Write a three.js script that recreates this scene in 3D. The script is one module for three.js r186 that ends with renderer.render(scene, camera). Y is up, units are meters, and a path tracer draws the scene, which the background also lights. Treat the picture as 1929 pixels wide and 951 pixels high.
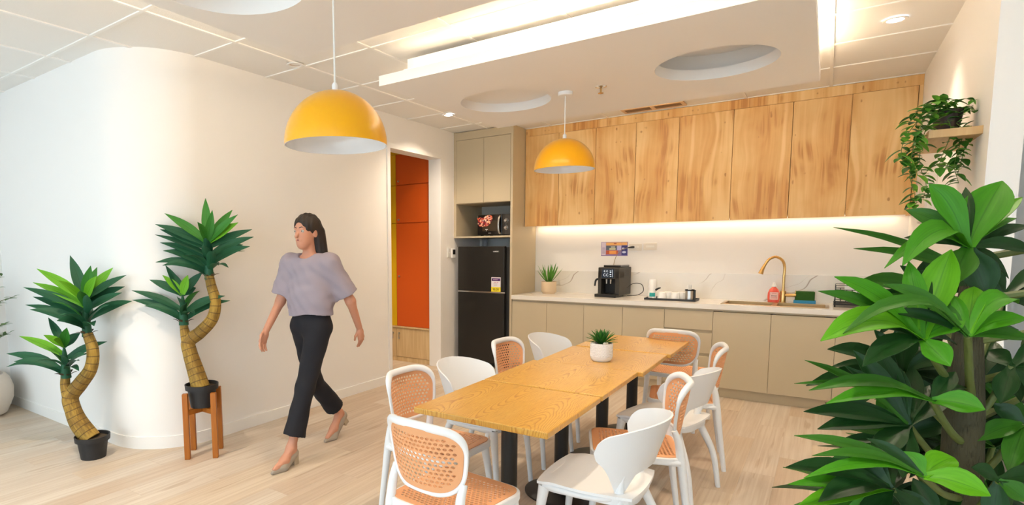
import * as THREE from 'three';
import { RoundedBoxGeometry } from 'three/addons/geometries/RoundedBoxGeometry.js';
import { mergeGeometries, mergeVertices, toCreasedNormals } from 'three/addons/utils/BufferGeometryUtils.js';
import { RectAreaLightUniformsLib } from 'three/addons/lights/RectAreaLightUniformsLib.js';
import { MarchingCubes } from 'three/addons/objects/MarchingCubes.js';
import { FontLoader } from 'three/addons/loaders/FontLoader.js';
import { TextGeometry } from 'three/addons/geometries/TextGeometry.js';

// ---------------------------------------------------------------- camera, sky, exposure
const LP = { sky: 4.1, cove: 32, cove1: 112, under: 8.5, down: 6, down2: 13, downL: 7, locker: 11 };   // strengths of the daylight and the lamp groups
const scene = new THREE.Scene();
const W = 1929, H = 951, F = 1067.5, PX = 764.5, PY = 572.9, EYE = 1.5;
const camera = new THREE.PerspectiveCamera(2 * Math.atan(H / 2 / F) * 180 / Math.PI, W / H, 0.05, 60);
camera.rotation.order = 'YXZ';
camera.rotation.set(-0.0989, 0.6383, -0.0085);
camera.position.set(0, EYE, 0);
camera.setViewOffset(W, H, W / 2 - PX, H / 2 - PY, W, H);
camera.updateMatrixWorld(true);
scene.background = new THREE.Color(0.69, 0.87, 1.0);      // overcast daylight outside the windows
scene.backgroundIntensity = LP.sky;
const renderer = new THREE.WebGLRenderer({ antialias: true });
renderer.toneMapping = THREE.LinearToneMapping;
renderer.toneMappingExposure = 1.21;
renderer.shadowMap.enabled = true;
RectAreaLightUniformsLib.init();
// a pixel of the photograph at a given distance in front of the lens
function at(px, py, depth) {
  return new THREE.Vector3((px - PX) / F * depth, -(py - PY) / F * depth, -depth).applyMatrix4(camera.matrixWorld);
}
const V = (x, y, z) => new THREE.Vector3(x, y, z);
function rng(seed) { let a = seed >>> 0; return () => { a = (a + 0x6D2B79F5) | 0; let t = Math.imul(a ^ (a >>> 15), 1 | a); t = (t + Math.imul(t ^ (t >>> 7), 61 | t)) ^ t; return ((t ^ (t >>> 14)) >>> 0) / 4294967296; }; }

// room lights that are not part of a fitting in view: none; every lamp is built with its fitting below

// ---------------------------------------------------------------- noise and textures
const HT = new Float32Array(65536); { const r = rng(77); for (let i = 0; i < 65536; i++) HT[i] = r(); }
const hsh = (x, y, s) => HT[((x * 374761 + y * 668265 + s * 1274126) ^ ((x * 7919 + y * 104729 + s * 31) >> 3)) & 65535];
function vn(x, y, px, py, s) {
  const xi = Math.floor(x), yi = Math.floor(y), fx = x - xi, fy = y - yi, u = fx * fx * (3 - 2 * fx), v = fy * fy * (3 - 2 * fy);
  const x0 = ((xi % px) + px) % px, x1 = (x0 + 1) % px, y0 = ((yi % py) + py) % py, y1 = (y0 + 1) % py;
  const a = hsh(x0, y0, s), b = hsh(x1, y0, s), c = hsh(x0, y1, s), d = hsh(x1, y1, s);
  return a + (b - a) * u + (c - a) * v + (a - b - c + d) * u * v;
}
function fbm(u, v, fx, fy, oct, s) { let t = 0, a = .5, n = 0; for (let i = 0; i < oct; i++) { t += a * vn(u * fx, v * fy, fx, fy, s + i * 13); n += a; a *= .5; fx *= 2; fy *= 2; } return t / n; }
const ss = (a, b, x) => { x = Math.min(1, Math.max(0, (x - a) / (b - a))); return x * x * (3 - 2 * x); };
const mix3 = (a, b, t) => [a[0] + (b[0] - a[0]) * t, a[1] + (b[1] - a[1]) * t, a[2] + (b[2] - a[2]) * t];
function tex(w, h, fn, srgb = true) {
  const d = new Uint8Array(w * h * 4);
  for (let j = 0; j < h; j++) for (let i = 0; i < w; i++) { const c = fn(i / w, j / h), k = (j * w + i) * 4; if (typeof c === 'number') d[k] = d[k + 1] = d[k + 2] = c * 255; else { d[k] = c[0]; d[k + 1] = c[1]; d[k + 2] = c[2]; } d[k + 3] = 255; }
  const t = new THREE.DataTexture(d, w, h); t.wrapS = t.wrapT = THREE.RepeatWrapping; t.magFilter = THREE.LinearFilter; t.minFilter = THREE.LinearMipmapLinearFilter; t.generateMipmaps = true;
  if (srgb) t.colorSpace = THREE.SRGBColorSpace; t.needsUpdate = true; return t;
}
function canvasTex(w, h, draw) { const c = document.createElement('canvas'); c.width = w; c.height = h; draw(c.getContext('2d'), w, h); const t = new THREE.CanvasTexture(c); t.colorSpace = THREE.SRGBColorSpace; return t; }

const floorTex = tex(512, 1024, (u, v) => {            // 1 m wide, 2 m long, grain along v
  const streak = fbm(u, v, 90, 3, 3, 1), broad = fbm(u, v, 7, 2, 3, 21), fine = fbm(u, v, 220, 14, 2, 41);
  let c = mix3([212, 200, 184], [194, 177, 158], ss(.3, .72, .55 * broad + .45 * streak));
  const dark = ss(.66, .82, fbm(u, v, 40, 5, 3, 61)) * ss(.45, .7, fbm(u, v, 6, 4, 2, 91));
  c = mix3(c, [164, 138, 112], dark * .5);
  return mix3(c, [222, 212, 198], (fine - .5) * .35 + .1);
});
const cabTex = tex(1024, 1024, (u, v) => {             // honey oak laminate, grain along v, about 1.6 m
  const warp = fbm(u, v, 5, 3, 2, 7) * .06;
  const band = fbm(u + warp, v, 16, 1, 3, 3), streak = fbm(u + warp, v, 90, 4, 3, 9), blot = fbm(u + warp * 2, v, 7, 5, 4, 15);
  let c = mix3([230, 192, 132], [204, 152, 84], ss(.3, .72, .45 * band + .2 * streak + .35 * blot));
  c = mix3(c, [168, 112, 54], ss(.58, .8, blot) * ss(.42, .66, streak) * .6);
  const kn = fbm(u, v, 34, 22, 2, 33); c = mix3(c, [150, 98, 48], ss(.86, .94, kn) * .6);
  return mix3(c, [240, 208, 152], ss(.62, .85, fbm(u + warp, v, 24, 2, 2, 51)) * .6);
});
function tableTexture(seed) {
  return tex(1024, 1024, (u, v) => {                   // one table top, grain along v, cathedral figure
    const w1 = fbm(u, v, 3, 2, 3, seed), w2 = fbm(u, v, 9, 3, 2, seed + 5);
    const k = 3, cell = u * k + .35 * (w1 - .5), i = Math.floor(cell), f = cell - i - .5;
    const h = f * f * 9 + (v + hsh(i & 7, seed, 3)) * (i & 1 ? 1.6 : -1.6) + 1.1 * w1 + .25 * w2;
    const ring = Math.abs((h * 5.2) % 1 + ((h < 0) ? 1 : 0)), r2 = ss(.55, .98, ring) * (1 - ss(.985, 1, ring));
    const pores = fbm(u, v, 200, 18, 2, seed + 9);
    let c = mix3([224, 178, 86], [214, 162, 66], fbm(u, v, 14, 2, 3, seed + 11));
    c = mix3(c, [168, 102, 28], r2 * .62 * ss(.25, .6, pores + .15));
    return mix3(c, [170, 110, 40], ss(.6, .8, pores) * .28);
  });
}
const tableTex = [tableTexture(101), tableTexture(203)];
const paleWoodTex = tex(512, 512, (u, v) => mix3([226, 200, 154], [214, 184, 136], ss(.3, .7, .6 * fbm(u, v, 60, 3, 3, 71) + .4 * fbm(u, v, 12, 2, 3, 73))));
const marbleTex = tex(1024, 512, (u, v) => {           // 2.4 m by 1.2 m
  let c = mix3([238, 234, 226], [228, 222, 212], fbm(u, v, 5, 3, 4, 111));
  const wv = fbm(u, v, 4, 3, 4, 117) - .5, w2 = fbm(u, v, 9, 7, 3, 119) - .5;
  const l1 = Math.abs(((u * 3 - v * 2 + wv * .9) % 1 + 1) % 1 - .5), l2 = Math.abs(((u * 4 - v * 3 + w2 * .8 + wv * .6) % 1 + 1) % 1 - .5);
  c = mix3(c, [168, 150, 134], (1 - ss(0, .018, l1)) * ss(.35, .6, fbm(u, v, 6, 4, 2, 121)));
  return mix3(c, [190, 176, 160], (1 - ss(0, .012, l2)) * .8 * ss(.5, .65, fbm(u, v, 5, 3, 2, 131)));
});
const speckTex = tex(256, 256, (u, v) => .5 + .5 * (fbm(u, v, 60, 60, 2, 141) - .5) - .5 * ss(.72, .8, fbm(u, v, 90, 90, 2, 143)), false);
const weaveTex = tex(256, 256, (u, v) => { const a = Math.sin(u * Math.PI * 64), b = Math.sin(v * Math.PI * 64); return .5 + .25 * a * b + .2 * (vn(u * 64, v * 64, 64, 64, 5) - .5); }, false);
const trunkTex = tex(256, 512, (u, v) => {
  const n = fbm(u, v, 60, 30, 3, 151), b = fbm(u, v, 6, 8, 3, 153); let c = mix3([172, 138, 56], [126, 96, 36], ss(.3, .7, .5 * n + .5 * b));
  const rr = ((v * 20 + .3 * (fbm(u, v, 3, 6, 2, 157) - .5)) % 1 + 1) % 1; c = mix3(c, [60, 42, 20], (1 - ss(.0, .09, Math.min(rr, 1 - rr))) * .7);
  return c;
});
const leafTex = tex(256, 256, (u, v) => {              // v along the leaf, u across: midrib and faint side veins
  const m = Math.abs(u - .5), n = fbm(u, v, 30, 4, 2, 161); let c = mix3([255, 255, 255], [214, 226, 206], n);
  c = mix3(c, [168, 196, 140], (1 - ss(.008, .03, m)) * .8);
  return c;
});
// ---------------------------------------------------------------- materials
const M = {};
const std = (color, rough = .6, extra = {}) => new THREE.MeshStandardMaterial({ color, roughness: rough, ...extra });
const phys = (color, rough, extra = {}) => new THREE.MeshPhysicalMaterial({ color, roughness: rough, ...extra });
M.wall = std('#f5f2ee', .85); M.wallTrim = std('#f6f4f0', .5); M.ceil = std('#f4f2ef', .9);
M.tile = std('#f2f0ec', .92, { bumpMap: speckTex, bumpScale: .0012 }); M.tee = std('#f6f4f0', .5);
M.floor = [0, 1, 2].map((i) => std(['#ffffff', '#f6efe8', '#fffaf2'][i], .48, { map: floorTex }));
M.cabWood = std('#ffffff', .5, { map: cabTex });
M.taupe = std('#bfb195', .5);
M.marble = phys('#ffffff', .22, { map: marbleTex, clearcoat: .3, clearcoatRoughness: .2 });
M.tableTop = tableTex.map((t) => phys('#ffffff', .3, { map: t, clearcoat: .35, clearcoatRoughness: .25 }));
M.tableEdge = std('#d79a4e', .5, { map: paleWoodTex });
M.black = std('#141414', .45); M.blackGloss = phys('#0d0d0e', .15, { clearcoat: .6 }); M.blackSoft = std('#1c1c1e', .6);
M.fridge = std('#2a2825', .36, { metalness: .35 }); M.fridgeSide = std('#2a2825', .5);
M.whitePlastic = std('#eef0f2', .42); M.peach = std('#e7a878', .5); M.steel = std('#c9c6c0', .28, { metalness: 1 });
M.chrome = std('#dcdcdc', .12, { metalness: 1 }); M.brass = std('#c9a468', .27, { metalness: 1 }); M.sinkSteel = std('#c8a878', .33, { metalness: .9 });
M.yellow = phys('#ffb600', .3, { clearcoat: .3, clearcoatRoughness: .12 }); M.lampIn = phys('#f2f3f5', .22, { clearcoat: .5, clearcoatRoughness: .1 });
M.white = std('#f4f3f0', .5); M.cord = std('#f0eee8', .5);
M.lockYellow = std('#e6b800', .5); M.lockOrange = std('#d65a10', .5); M.paleWood = std('#ffffff', .5, { map: paleWoodTex });
M.standWood = std('#c4842e', .45, { map: paleWoodTex }); M.trunk = std('#ffffff', .75, { map: trunkTex, bumpMap: trunkTex, bumpScale: .002 });
M.potBlack = std('#232427', .55); M.soil = std('#4a3c2c', .95); M.potBeige = std('#d9c3a8', .8); M.potWhite = std('#ece8e4', .8);
const leafM = (c, r = .45) => phys(c, r, { map: leafTex, side: THREE.DoubleSide, specularIntensity: .55 });
M.yuccaDark = leafM('#2a5f44', .5); M.yuccaMid = leafM('#3d8230', .5); M.yuccaLight = leafM('#74b52c', .5);
M.palm = [leafM('#3d8208', .5), leafM('#2f6410', .5), leafM('#163c14', .45), leafM('#55960a', .5)];
M.pothos = [leafM('#4c8a2c', .4), leafM('#356f22', .4), leafM('#6ba536', .42)];
M.aloe = leafM('#5f9a3a', .45); M.succ = [leafM('#3f7f2e', .5), leafM('#2f6a2a', .5)]; M.olive = leafM('#6d8a5a', .55);
M.stemGreen = std('#5f7a34', .6); M.palmStem = std('#56622a', .6); M.palmTrunk = std('#3a3620', .85, { bumpMap: speckTex, bumpScale: .004 });

// ---------------------------------------------------------------- building helpers
const used = {};
const numbered = (n) => { used[n] = (used[n] ?? 0) + 1; return used[n] === 1 ? n : n + '_' + String(used[n] - 1).padStart(3, '0'); };
function shade(o) { o.castShadow = o.receiveShadow = true; return o; }
function part(name, geo, mat, parent, pos, rot) { const m = shade(new THREE.Mesh(geo, mat)); m.name = name; if (pos) m.position.set(...pos); if (rot) m.rotation.set(...rot); parent.add(m); return m; }
function tag(o, label, category, group) { o.userData.label = label; o.userData.category = category; if (group) o.userData.group = group; return o; }
function thing(name, label, category, pos = [0, 0, 0], turn = 0, group) { const g = new THREE.Group(); g.name = numbered(name); g.position.set(...pos); g.rotation.y = turn; scene.add(g); return tag(g, label, category, group); }
function single(name, label, category, geo, mat, pos, turn = 0, group) { const m = part(numbered(name), geo, mat, scene, pos, [0, turn, 0]); return tag(m, label, category, group); }
function struct(name, geo, mat, label, category = 'wall') { const m = geo ? part(name, geo, mat, scene) : new THREE.Group(); m.name = name; if (!geo) scene.add(m); m.userData = { kind: 'structure', label, category }; return m; }
function copy(o, pos, turn, label) { const c = o.clone(); c.name = numbered(o.name.replace(/_\d{3}$/, '')); c.position.set(...pos); c.rotation.y = turn; c.userData = { ...o.userData }; if (label) c.userData.label = label; scene.add(c); return c; }
// boxes with uv in units of s metres; ends given as min / max
function uvBox(g, s = 1, ox = 0, oy = 0, swap = false) {
  const p = g.attributes.position, n = g.attributes.normal, uv = new Float32Array(p.count * 2);
  for (let i = 0; i < p.count; i++) { const ax = Math.abs(n.getX(i)), ay = Math.abs(n.getY(i)), az = Math.abs(n.getZ(i)); let a, b; if (ay >= ax && ay >= az) { a = p.getX(i); b = p.getZ(i); } else if (ax >= az) { a = p.getZ(i); b = p.getY(i); } else { a = p.getX(i); b = p.getY(i); } if (swap) [a, b] = [b, a]; uv[2 * i] = a / s + ox; uv[2 * i + 1] = b / s + oy; }
  g.setAttribute('uv', new THREE.BufferAttribute(uv, 2)); return g;
}
function box(x0, x1, y0, y1, z0, z1, r = 0, s = 1, ox = 0, oy = 0) { const w = x1 - x0, h = y1 - y0, d = z1 - z0; const g = r ? new RoundedBoxGeometry(w, h, d, 2, Math.min(r, w / 2.01, h / 2.01, d / 2.01)) : new THREE.BoxGeometry(w, h, d); g.translate((x0 + x1) / 2, (y0 + y1) / 2, (z0 + z1) / 2); return uvBox(g, s, ox, oy); }
const plain = (gs) => mergeGeometries(gs.map((g) => { const q = g.index ? g.toNonIndexed() : g; for (const k of Object.keys(q.attributes)) if (!['position', 'normal', 'uv'].includes(k)) q.deleteAttribute(k); return q; }));
// tube along points with a radius for each point (interpolated smoothly), flat caps; sx squashes one axis
function sweep(pts, radii, seg = 10, steps = 0, sq = 1, up = null) {
  const n = steps || (pts.length === 2 ? 1 : pts.length * 6), curve = pts.length === 2 ? new THREE.LineCurve3(pts[0], pts[1]) : new THREE.CatmullRomCurve3(pts, false, 'centripetal');
  const pos = [], uv = [], idx = []; let prevN = up ? up.clone() : null, len = 0, last = null;
  for (let i = 0; i <= n; i++) {
    const t = i / n, p = curve.getPoint(t), tg = curve.getTangent(t); const k = t * (radii.length - 1), a = Math.floor(Math.min(k, radii.length - 2 < 0 ? 0 : radii.length - 2)), r = radii.length === 1 ? radii[0] : radii[a] + (radii[a + 1] - radii[a]) * (k - a);
    if (!prevN) prevN = Math.abs(tg.y) < .9 ? V(0, 1, 0) : V(1, 0, 0);
    const nn = prevN.clone().addScaledVector(tg, -prevN.dot(tg)).normalize(), bb = V().crossVectors(tg, nn); prevN = nn; if (last) len += p.distanceTo(last); last = p;
    for (let j = 0; j <= seg; j++) { const th = j / seg * Math.PI * 2, c = Math.cos(th) * r, s = Math.sin(th) * r * sq; pos.push(p.x + nn.x * c + bb.x * s, p.y + nn.y * c + bb.y * s, p.z + nn.z * c + bb.z * s); uv.push(j / seg, len); }
  }
  for (let i = 0; i < n; i++) for (let j = 0; j < seg; j++) { const a = i * (seg + 1) + j, b = a + seg + 1; idx.push(a, a + 1, b, b, a + 1, b + 1); }
  for (const [row, flip] of [[0, 0], [n, 1]]) { const p = curve.getPoint(row / n), c = pos.length / 3; pos.push(p.x, p.y, p.z); uv.push(.5, len); for (let j = 0; j < seg; j++) { const a = row * (seg + 1) + j; flip ? idx.push(c, a, a + 1) : idx.push(c, a + 1, a); } }
  const g = new THREE.BufferGeometry(); g.setAttribute('position', new THREE.Float32BufferAttribute(pos, 3)); g.setAttribute('uv', new THREE.Float32BufferAttribute(uv, 2)); g.setIndex(idx); g.computeVertexNormals(); return toCreasedNormals(g, .9);
}
function lathe(profile, seg = 32) { return toCreasedNormals(new THREE.LatheGeometry(profile.map(([r, y]) => new THREE.Vector2(Math.max(r, 1e-4), y)), seg), .6); }
// closed thick sheet from f(u, v) -> Vector3
function sheet(nu, nv, f, th, mask) {
  const P = [], N = []; for (let j = 0; j <= nv; j++) for (let i = 0; i <= nu; i++) P.push(f(i / nu, j / nv));
  const id = (i, j) => j * (nu + 1) + i;
  for (let j = 0; j <= nv; j++) for (let i = 0; i <= nu; i++) { const a = P[id(Math.min(i + 1, nu), j)].clone().sub(P[id(Math.max(i - 1, 0), j)]), b = P[id(i, Math.min(j + 1, nv))].clone().sub(P[id(i, Math.max(j - 1, 0))]); let q = a.cross(b); if (q.lengthSq() < 1e-14) q = N[N.length - 1]?.clone() ?? V(0, 1, 0); N.push(q.normalize()); }
  const pos = [], uv = [], idx = [], n = P.length;
  for (const s of [.5, -.5]) for (let k = 0; k < n; k++) { pos.push(P[k].x + N[k].x * th * s, P[k].y + N[k].y * th * s, P[k].z + N[k].z * th * s); uv.push((k % (nu + 1)) / nu, Math.floor(k / (nu + 1)) / nv); }
  for (let j = 0; j < nv; j++) for (let i = 0; i < nu; i++) { const a = id(i, j), b = id(i + 1, j), c = id(i, j + 1), d = id(i + 1, j + 1); idx.push(a, b, c, b, d, c, n + a, n + c, n + b, n + b, n + c, n + d); }
  const edge = (a, b) => idx.push(a, n + a, b, b, n + a, n + b);
  for (let i = 0; i < nu; i++) { edge(id(i, 0), id(i + 1, 0)); edge(id(i + 1, nv), id(i, nv)); } for (let j = 0; j < nv; j++) { edge(id(0, j + 1), id(0, j)); edge(id(nu, j), id(nu, j + 1)); }
  const g = new THREE.BufferGeometry(); g.setAttribute('position', new THREE.Float32BufferAttribute(pos, 3)); g.setAttribute('uv', new THREE.Float32BufferAttribute(uv, 2)); g.setIndex(idx); g.computeVertexNormals(); return toCreasedNormals(g, .8);
}
// leaf blade along a curve: widths along it, folded about the midrib
function blade(pts, width, fold, side, prof, steps = 10, thick = .0012) {
  const c = new THREE.CatmullRomCurve3(pts, false, 'centripetal');
  return sheet(4, steps, (u, v) => {
    const p = c.getPoint(v), t = c.getTangent(v), s = side.clone().addScaledVector(t, -side.dot(t)).normalize(), up = V().crossVectors(s, t), w = width * prof(v), k = (u - .5) * 2;
    return p.addScaledVector(s, k * w * .5).addScaledVector(up, Math.abs(k) * w * fold);
  }, thick);
}
const P_YUCCA = (v) => Math.max(.02, (.55 + .45 * ss(0, .4, v)) * (v > .42 ? 1 - Math.pow((v - .42) / .58, 1.5) : 1));
const P_LEAF = (v) => Math.max(.03, Math.sin(Math.PI * Math.pow(v, .75)) * .98 + .02);
const P_PALM = (v) => Math.max(.03, (.3 + .7 * ss(0, .5, v)) * (v > .5 ? 1 - Math.pow((v - .5) / .5, 1.8) : 1));
// ---------------------------------------------------------------- the room
const HC = 2.931, XL = -3.856, ZF = -6.241, ZU = -6.57, ZW = -6.925, XR = 0.584, XT = -3.036, HS = 2.679, ZB = 2.6, XE = 3.2, XW = -6.42, CT = 0.925, ZWING = -2.09;
function planExtrude(pts, y0, y1) { const s = !Array.isArray(pts) ? pts : new THREE.Shape(pts.map(([x, z]) => new THREE.Vector2(x, -z))); const g = new THREE.ExtrudeGeometry(s, { depth: y1 - y0, bevelEnabled: false, curveSegments: 40 }); g.rotateX(-Math.PI / 2); g.translate(0, y0, 0); return toCreasedNormals(g, .5); }
const arcPts = (cx, cz, r, a0, a1, n = 24) => Array.from({ length: n + 1 }, (_, i) => { const a = a0 + (a1 - a0) * i / n; return [cx + r * Math.cos(a), cz + r * Math.sin(a)]; });
// floor: a slab with vinyl planks laid along z
{
  const f = struct('floor', box(XW - .2, XE + .2, -.12, -.004, ZW - .2, ZB + .2), std('#a98a66', .8), 'light oak vinyl plank floor', 'floor');
  const r = rng(5), pw = .183, pl = 1.22, vars = [];
  const plankGeo = (w, l, k) => { const g = new THREE.BoxGeometry(w, .0038, l); uvBox(g, 1); const uv = g.attributes.uv, ox = r(), oy = r(); for (let i = 0; i < uv.count; i++) uv.setXY(i, uv.getX(i) + ox, uv.getY(i) * .5 + oy); return g; };
  for (let k = 0; k < 14; k++) vars.push(plankGeo(pw - .0006, pl - .0006, k));
  const rest = [];
  for (let i = 0, x = XW; x < XE; x += pw, i++) for (let z = ZW - (i * .437) % pl; z < ZB; z += pl) {
    const z0 = Math.max(z, ZW), z1 = Math.min(z + pl, ZB); if (z1 - z0 < .03) continue;
    const full = z1 - z0 > pl - .001, inView = z1 < -1.1 && x < .75 - .2 * Math.min(0, z1 + 4) && x > -.8 * -z0 - 6 && !(x < XL - .2 && z1 < ZWING - .1 && !(z1 < -4.4 && x > -4.9));
    if (inView) { const m = part('floor_plank', full ? vars[Math.floor(r() * 14)] : plankGeo(pw - .0006, z1 - z0 - .0006, 0), M.floor[Math.floor(r() * 3)], f, [x + pw / 2, -.002, (z0 + z1) / 2]); m.castShadow = false; }
    else { const g = plankGeo(pw - .0006, z1 - z0 - .0006, 0); g.translate(x + pw / 2, -.002, (z0 + z1) / 2); rest.push(g); }
  }
  const m = part('floor_planks', plain(rest), M.floor[0], f); m.userData.kind = 'stuff';
}
// ceiling: slab, lay-in tiles and the white tee grid
{
  const c = struct('ceiling', box(XW - .2, XE + .2, HC + .06, HC + .16, ZW - .2, ZB + .2), M.ceil, 'suspended ceiling of white lay-in tiles', 'ceiling');
  const S = .666, gx = [], gz = []; for (let x = -.05 - S * 10; x < XE; x += S) gx.push(x); for (let z = -5.924 - S * 2; z < ZB + S; z += S) gz.push(z);
  const tg = new THREE.BoxGeometry(S - .02, .016, S - .02), uv = tg.attributes.uv; for (let i = 0; i < uv.count; i++) uv.setXY(i, uv.getX(i) * 2, uv.getY(i) * 2);
  for (const x of gx) for (const z of gz) { const x0 = Math.max(x, XW - .1), x1 = Math.min(x + S, XE + .1), z0 = Math.max(z, ZW - .1), z1 = Math.min(z + S, ZB + .1); if (x1 - x0 < .05 || z1 - z0 < .05) continue; const m = part('ceiling_tile', tg, M.tile, c, [(x0 + x1) / 2, HC + .012, (z0 + z1) / 2]); m.scale.set((x1 - x0 - .02) / (S - .02), 1, (z1 - z0 - .02) / (S - .02)); }
  for (const x of gx) if (x > XW && x < XE) part('grid_bar', box(x - .012, x + .012, HC - .004, HC + .03, ZW - .1, ZB + .1), M.tee, c);
  for (const z of gz) if (z > ZW && z < ZB) part('grid_bar', box(XW - .1, XE + .1, HC - .0035, HC + .028, z - .012, z + .012), M.tee, c);
}
// walls
const WT = .157, DZ0 = -4.914, DZ1 = -5.923, DH = 2.588;
struct('wall_left', plain([
  planExtrude([[XL, -2.59], [XL, DZ0], [XL - WT, DZ0], [XL - WT, -2.59]], 0, HC + .08),
  planExtrude([[XL, DZ0], [XL, DZ1], [XL - WT, DZ1], [XL - WT, DZ0]], DH, HC + .08),
  planExtrude([[XL, DZ1], [XL, ZW - .15], [XL - WT, ZW - .15], [XL - WT, DZ1]], 0, HC + .08)]), M.wall, 'white partition wall with a doorway to the locker room');
struct('wall_left_corner', planExtrude([...arcPts(-4.356, -2.59, .5, Math.PI / 2, 0, 40), ...arcPts(-4.356, -2.59, .5 - WT, 0, Math.PI / 2, 30)], 0, HC + .08), M.wall, 'rounded white wall corner behind the yuccas');
struct('wall_left_return', planExtrude([[XW, ZWING], [-4.356, ZWING], [-4.356, ZWING - WT], [XW, ZWING - WT]], 0, HC + .08), M.wall, 'white wall behind the yucca on the floor');
struct('wall_back', box(XW - .2, XE + .2, 0, HC + .08, ZW - .15, ZW), M.wall, 'white wall behind the kitchen counter');
struct('wall_right', box(XR, XR + .115, 0, HC + .08, ZW, -3.84), M.wall, 'white end wall of the kitchen');
struct('wall_far_left', box(XW - .15, XW, 0, HC + .08, ZW, ZB), M.wall, 'white wall beside the olive planter');
struct('wall_far_right', box(XE, XE + .15, 0, HC + .08, ZW, ZB), M.wall, 'white wall beyond the kitchen partition');
{ // window wall behind the photographer
  const g = [box(XW, XE, 0, .45, ZB, ZB + .15), box(XW, XE, 2.7, HC + .08, ZB, ZB + .15)], n = 5, pier = .22, ww = (XE - XW - pier * (n + 1)) / n;
  for (let i = 0; i <= n; i++) { const x = XW + i * (ww + pier); g.push(box(x, x + pier, .45, 2.7, ZB, ZB + .15)); }
  struct('wall_front', plain(g), M.wall, 'white wall with five windows');
  for (let i = 0; i < n; i++) {
    const x0 = XW + pier + i * (ww + pier), x1 = x0 + ww, fr = struct('window_' + (i + 1), null, null, 'white framed window with two tall panes', 'window');
    const t = .05; part('window_frame', plain([box(x0, x1, .45, .45 + t, ZB + .04, ZB + .1), box(x0, x1, 2.7 - t, 2.7, ZB + .04, ZB + .1), box(x0, x0 + t, .45, 2.7, ZB + .04, ZB + .1), box(x1 - t, x1, .45, 2.7, ZB + .04, ZB + .1), box((x0 + x1) / 2 - t / 2, (x0 + x1) / 2 + t / 2, .45, 2.7, ZB + .04, ZB + .1), box(x0, x1, 1.25, 1.25 + t, ZB + .04, ZB + .1)]), M.wallTrim, fr);
    for (const [a, b] of [[x0 + t, (x0 + x1) / 2 - t / 2], [(x0 + x1) / 2 + t / 2, x1 - t]]) for (const [c, d] of [[.45 + t, 1.25], [1.25 + t, 2.7 - t]]) part('pane', box(a, b, c, d, ZB + .068, ZB + .072), phys('#ffffff', 0, { transmission: 1, thickness: 0, ior: 1.45 }), fr);
  }
}
// baseboards
const BB = .092, BT = .012;
struct('baseboard_left', plain([planExtrude([[XW, ZWING + BT], ...arcPts(-4.356, -2.59, .5 + BT, Math.PI / 2, 0), [XL + BT, DZ0 + .05], [XL, DZ0 + .05], ...arcPts(-4.356, -2.59, .5, 0, Math.PI / 2), [XW, ZWING]], 0, BB), box(XL, XL + BT, 0, BB, ZF + .02, DZ1 - .05)]), M.wallTrim, 'low white baseboard following the rounded wall', 'baseboard');
struct('baseboard_far_left', box(XW, XW + BT, 0, BB, ZWING + BT, ZB), M.wallTrim, 'white baseboard on the wall by the olive planter', 'baseboard');
struct('baseboard_right', box(XR - BT, XR, 0, BB, ZF + .02, -3.84), M.wallTrim, 'white baseboard on the kitchen end wall', 'baseboard');
// doorway lining
{ const d = struct('trim_1', null, null, 'white painted door frame around the open doorway', 'door frame');
  const o = .042, x0 = XL - WT - .005, x1 = XL + .012;
  part('jamb', box(x0, x1, 0, DH, DZ0 - .012, DZ0 + o, .003), M.wallTrim, d); part('jamb', box(x0, x1, 0, DH, DZ1 - o, DZ1 + .012, .003), M.wallTrim, d); part('head', box(x0, x1, DH - .012, DH + o, DZ1 - o, DZ0 + o, .003), M.wallTrim, d); }
// dropped ceiling panels with round cut-outs
function soffit(x0, x1, z0, z1, holes, label) {
  const g = struct(numbered('ceiling_soffit'), null, null, label, 'ceiling panel');
  const shp = (a, b, c, d, r) => { const s = new THREE.Shape([[a, c], [b, c], [b, d], [a, d]].map(([x, z]) => new THREE.Vector2(x, -z))); for (const [hx, hz] of holes) { const p = new THREE.Path(); p.absarc(hx, -hz, r, 0, Math.PI * 2, true); s.holes.push(p); } return s; };
  part('lower_panel', planExtrude(shp(x0, x1, z0, z1, .362), HS, HS + .072), M.ceil, g);
  part('upper_panel', planExtrude(shp(x0 + .15, x1 - .13, z0 + .13, z1 - .15, .425), HS + .072, HS + .185), M.ceil, g);
  part('lid', box(x0 + .15, x1 - .13, HS + .185, HS + .198, z0 + .13, z1 - .15), M.ceil, g);
  return g;
}
soffit(-2.70, -.108, -5.205, -3.333, [[-2.172, -4.31], [-.655, -4.30]], 'dropped white ceiling panel with two round recesses and a lit cove, above the tables by the kitchen');
soffit(-2.685, -.108, -2.557, -.69, [[-2.20, -1.645], [-.68, -1.645]], 'dropped white ceiling panel with round recesses, on the window side');
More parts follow.
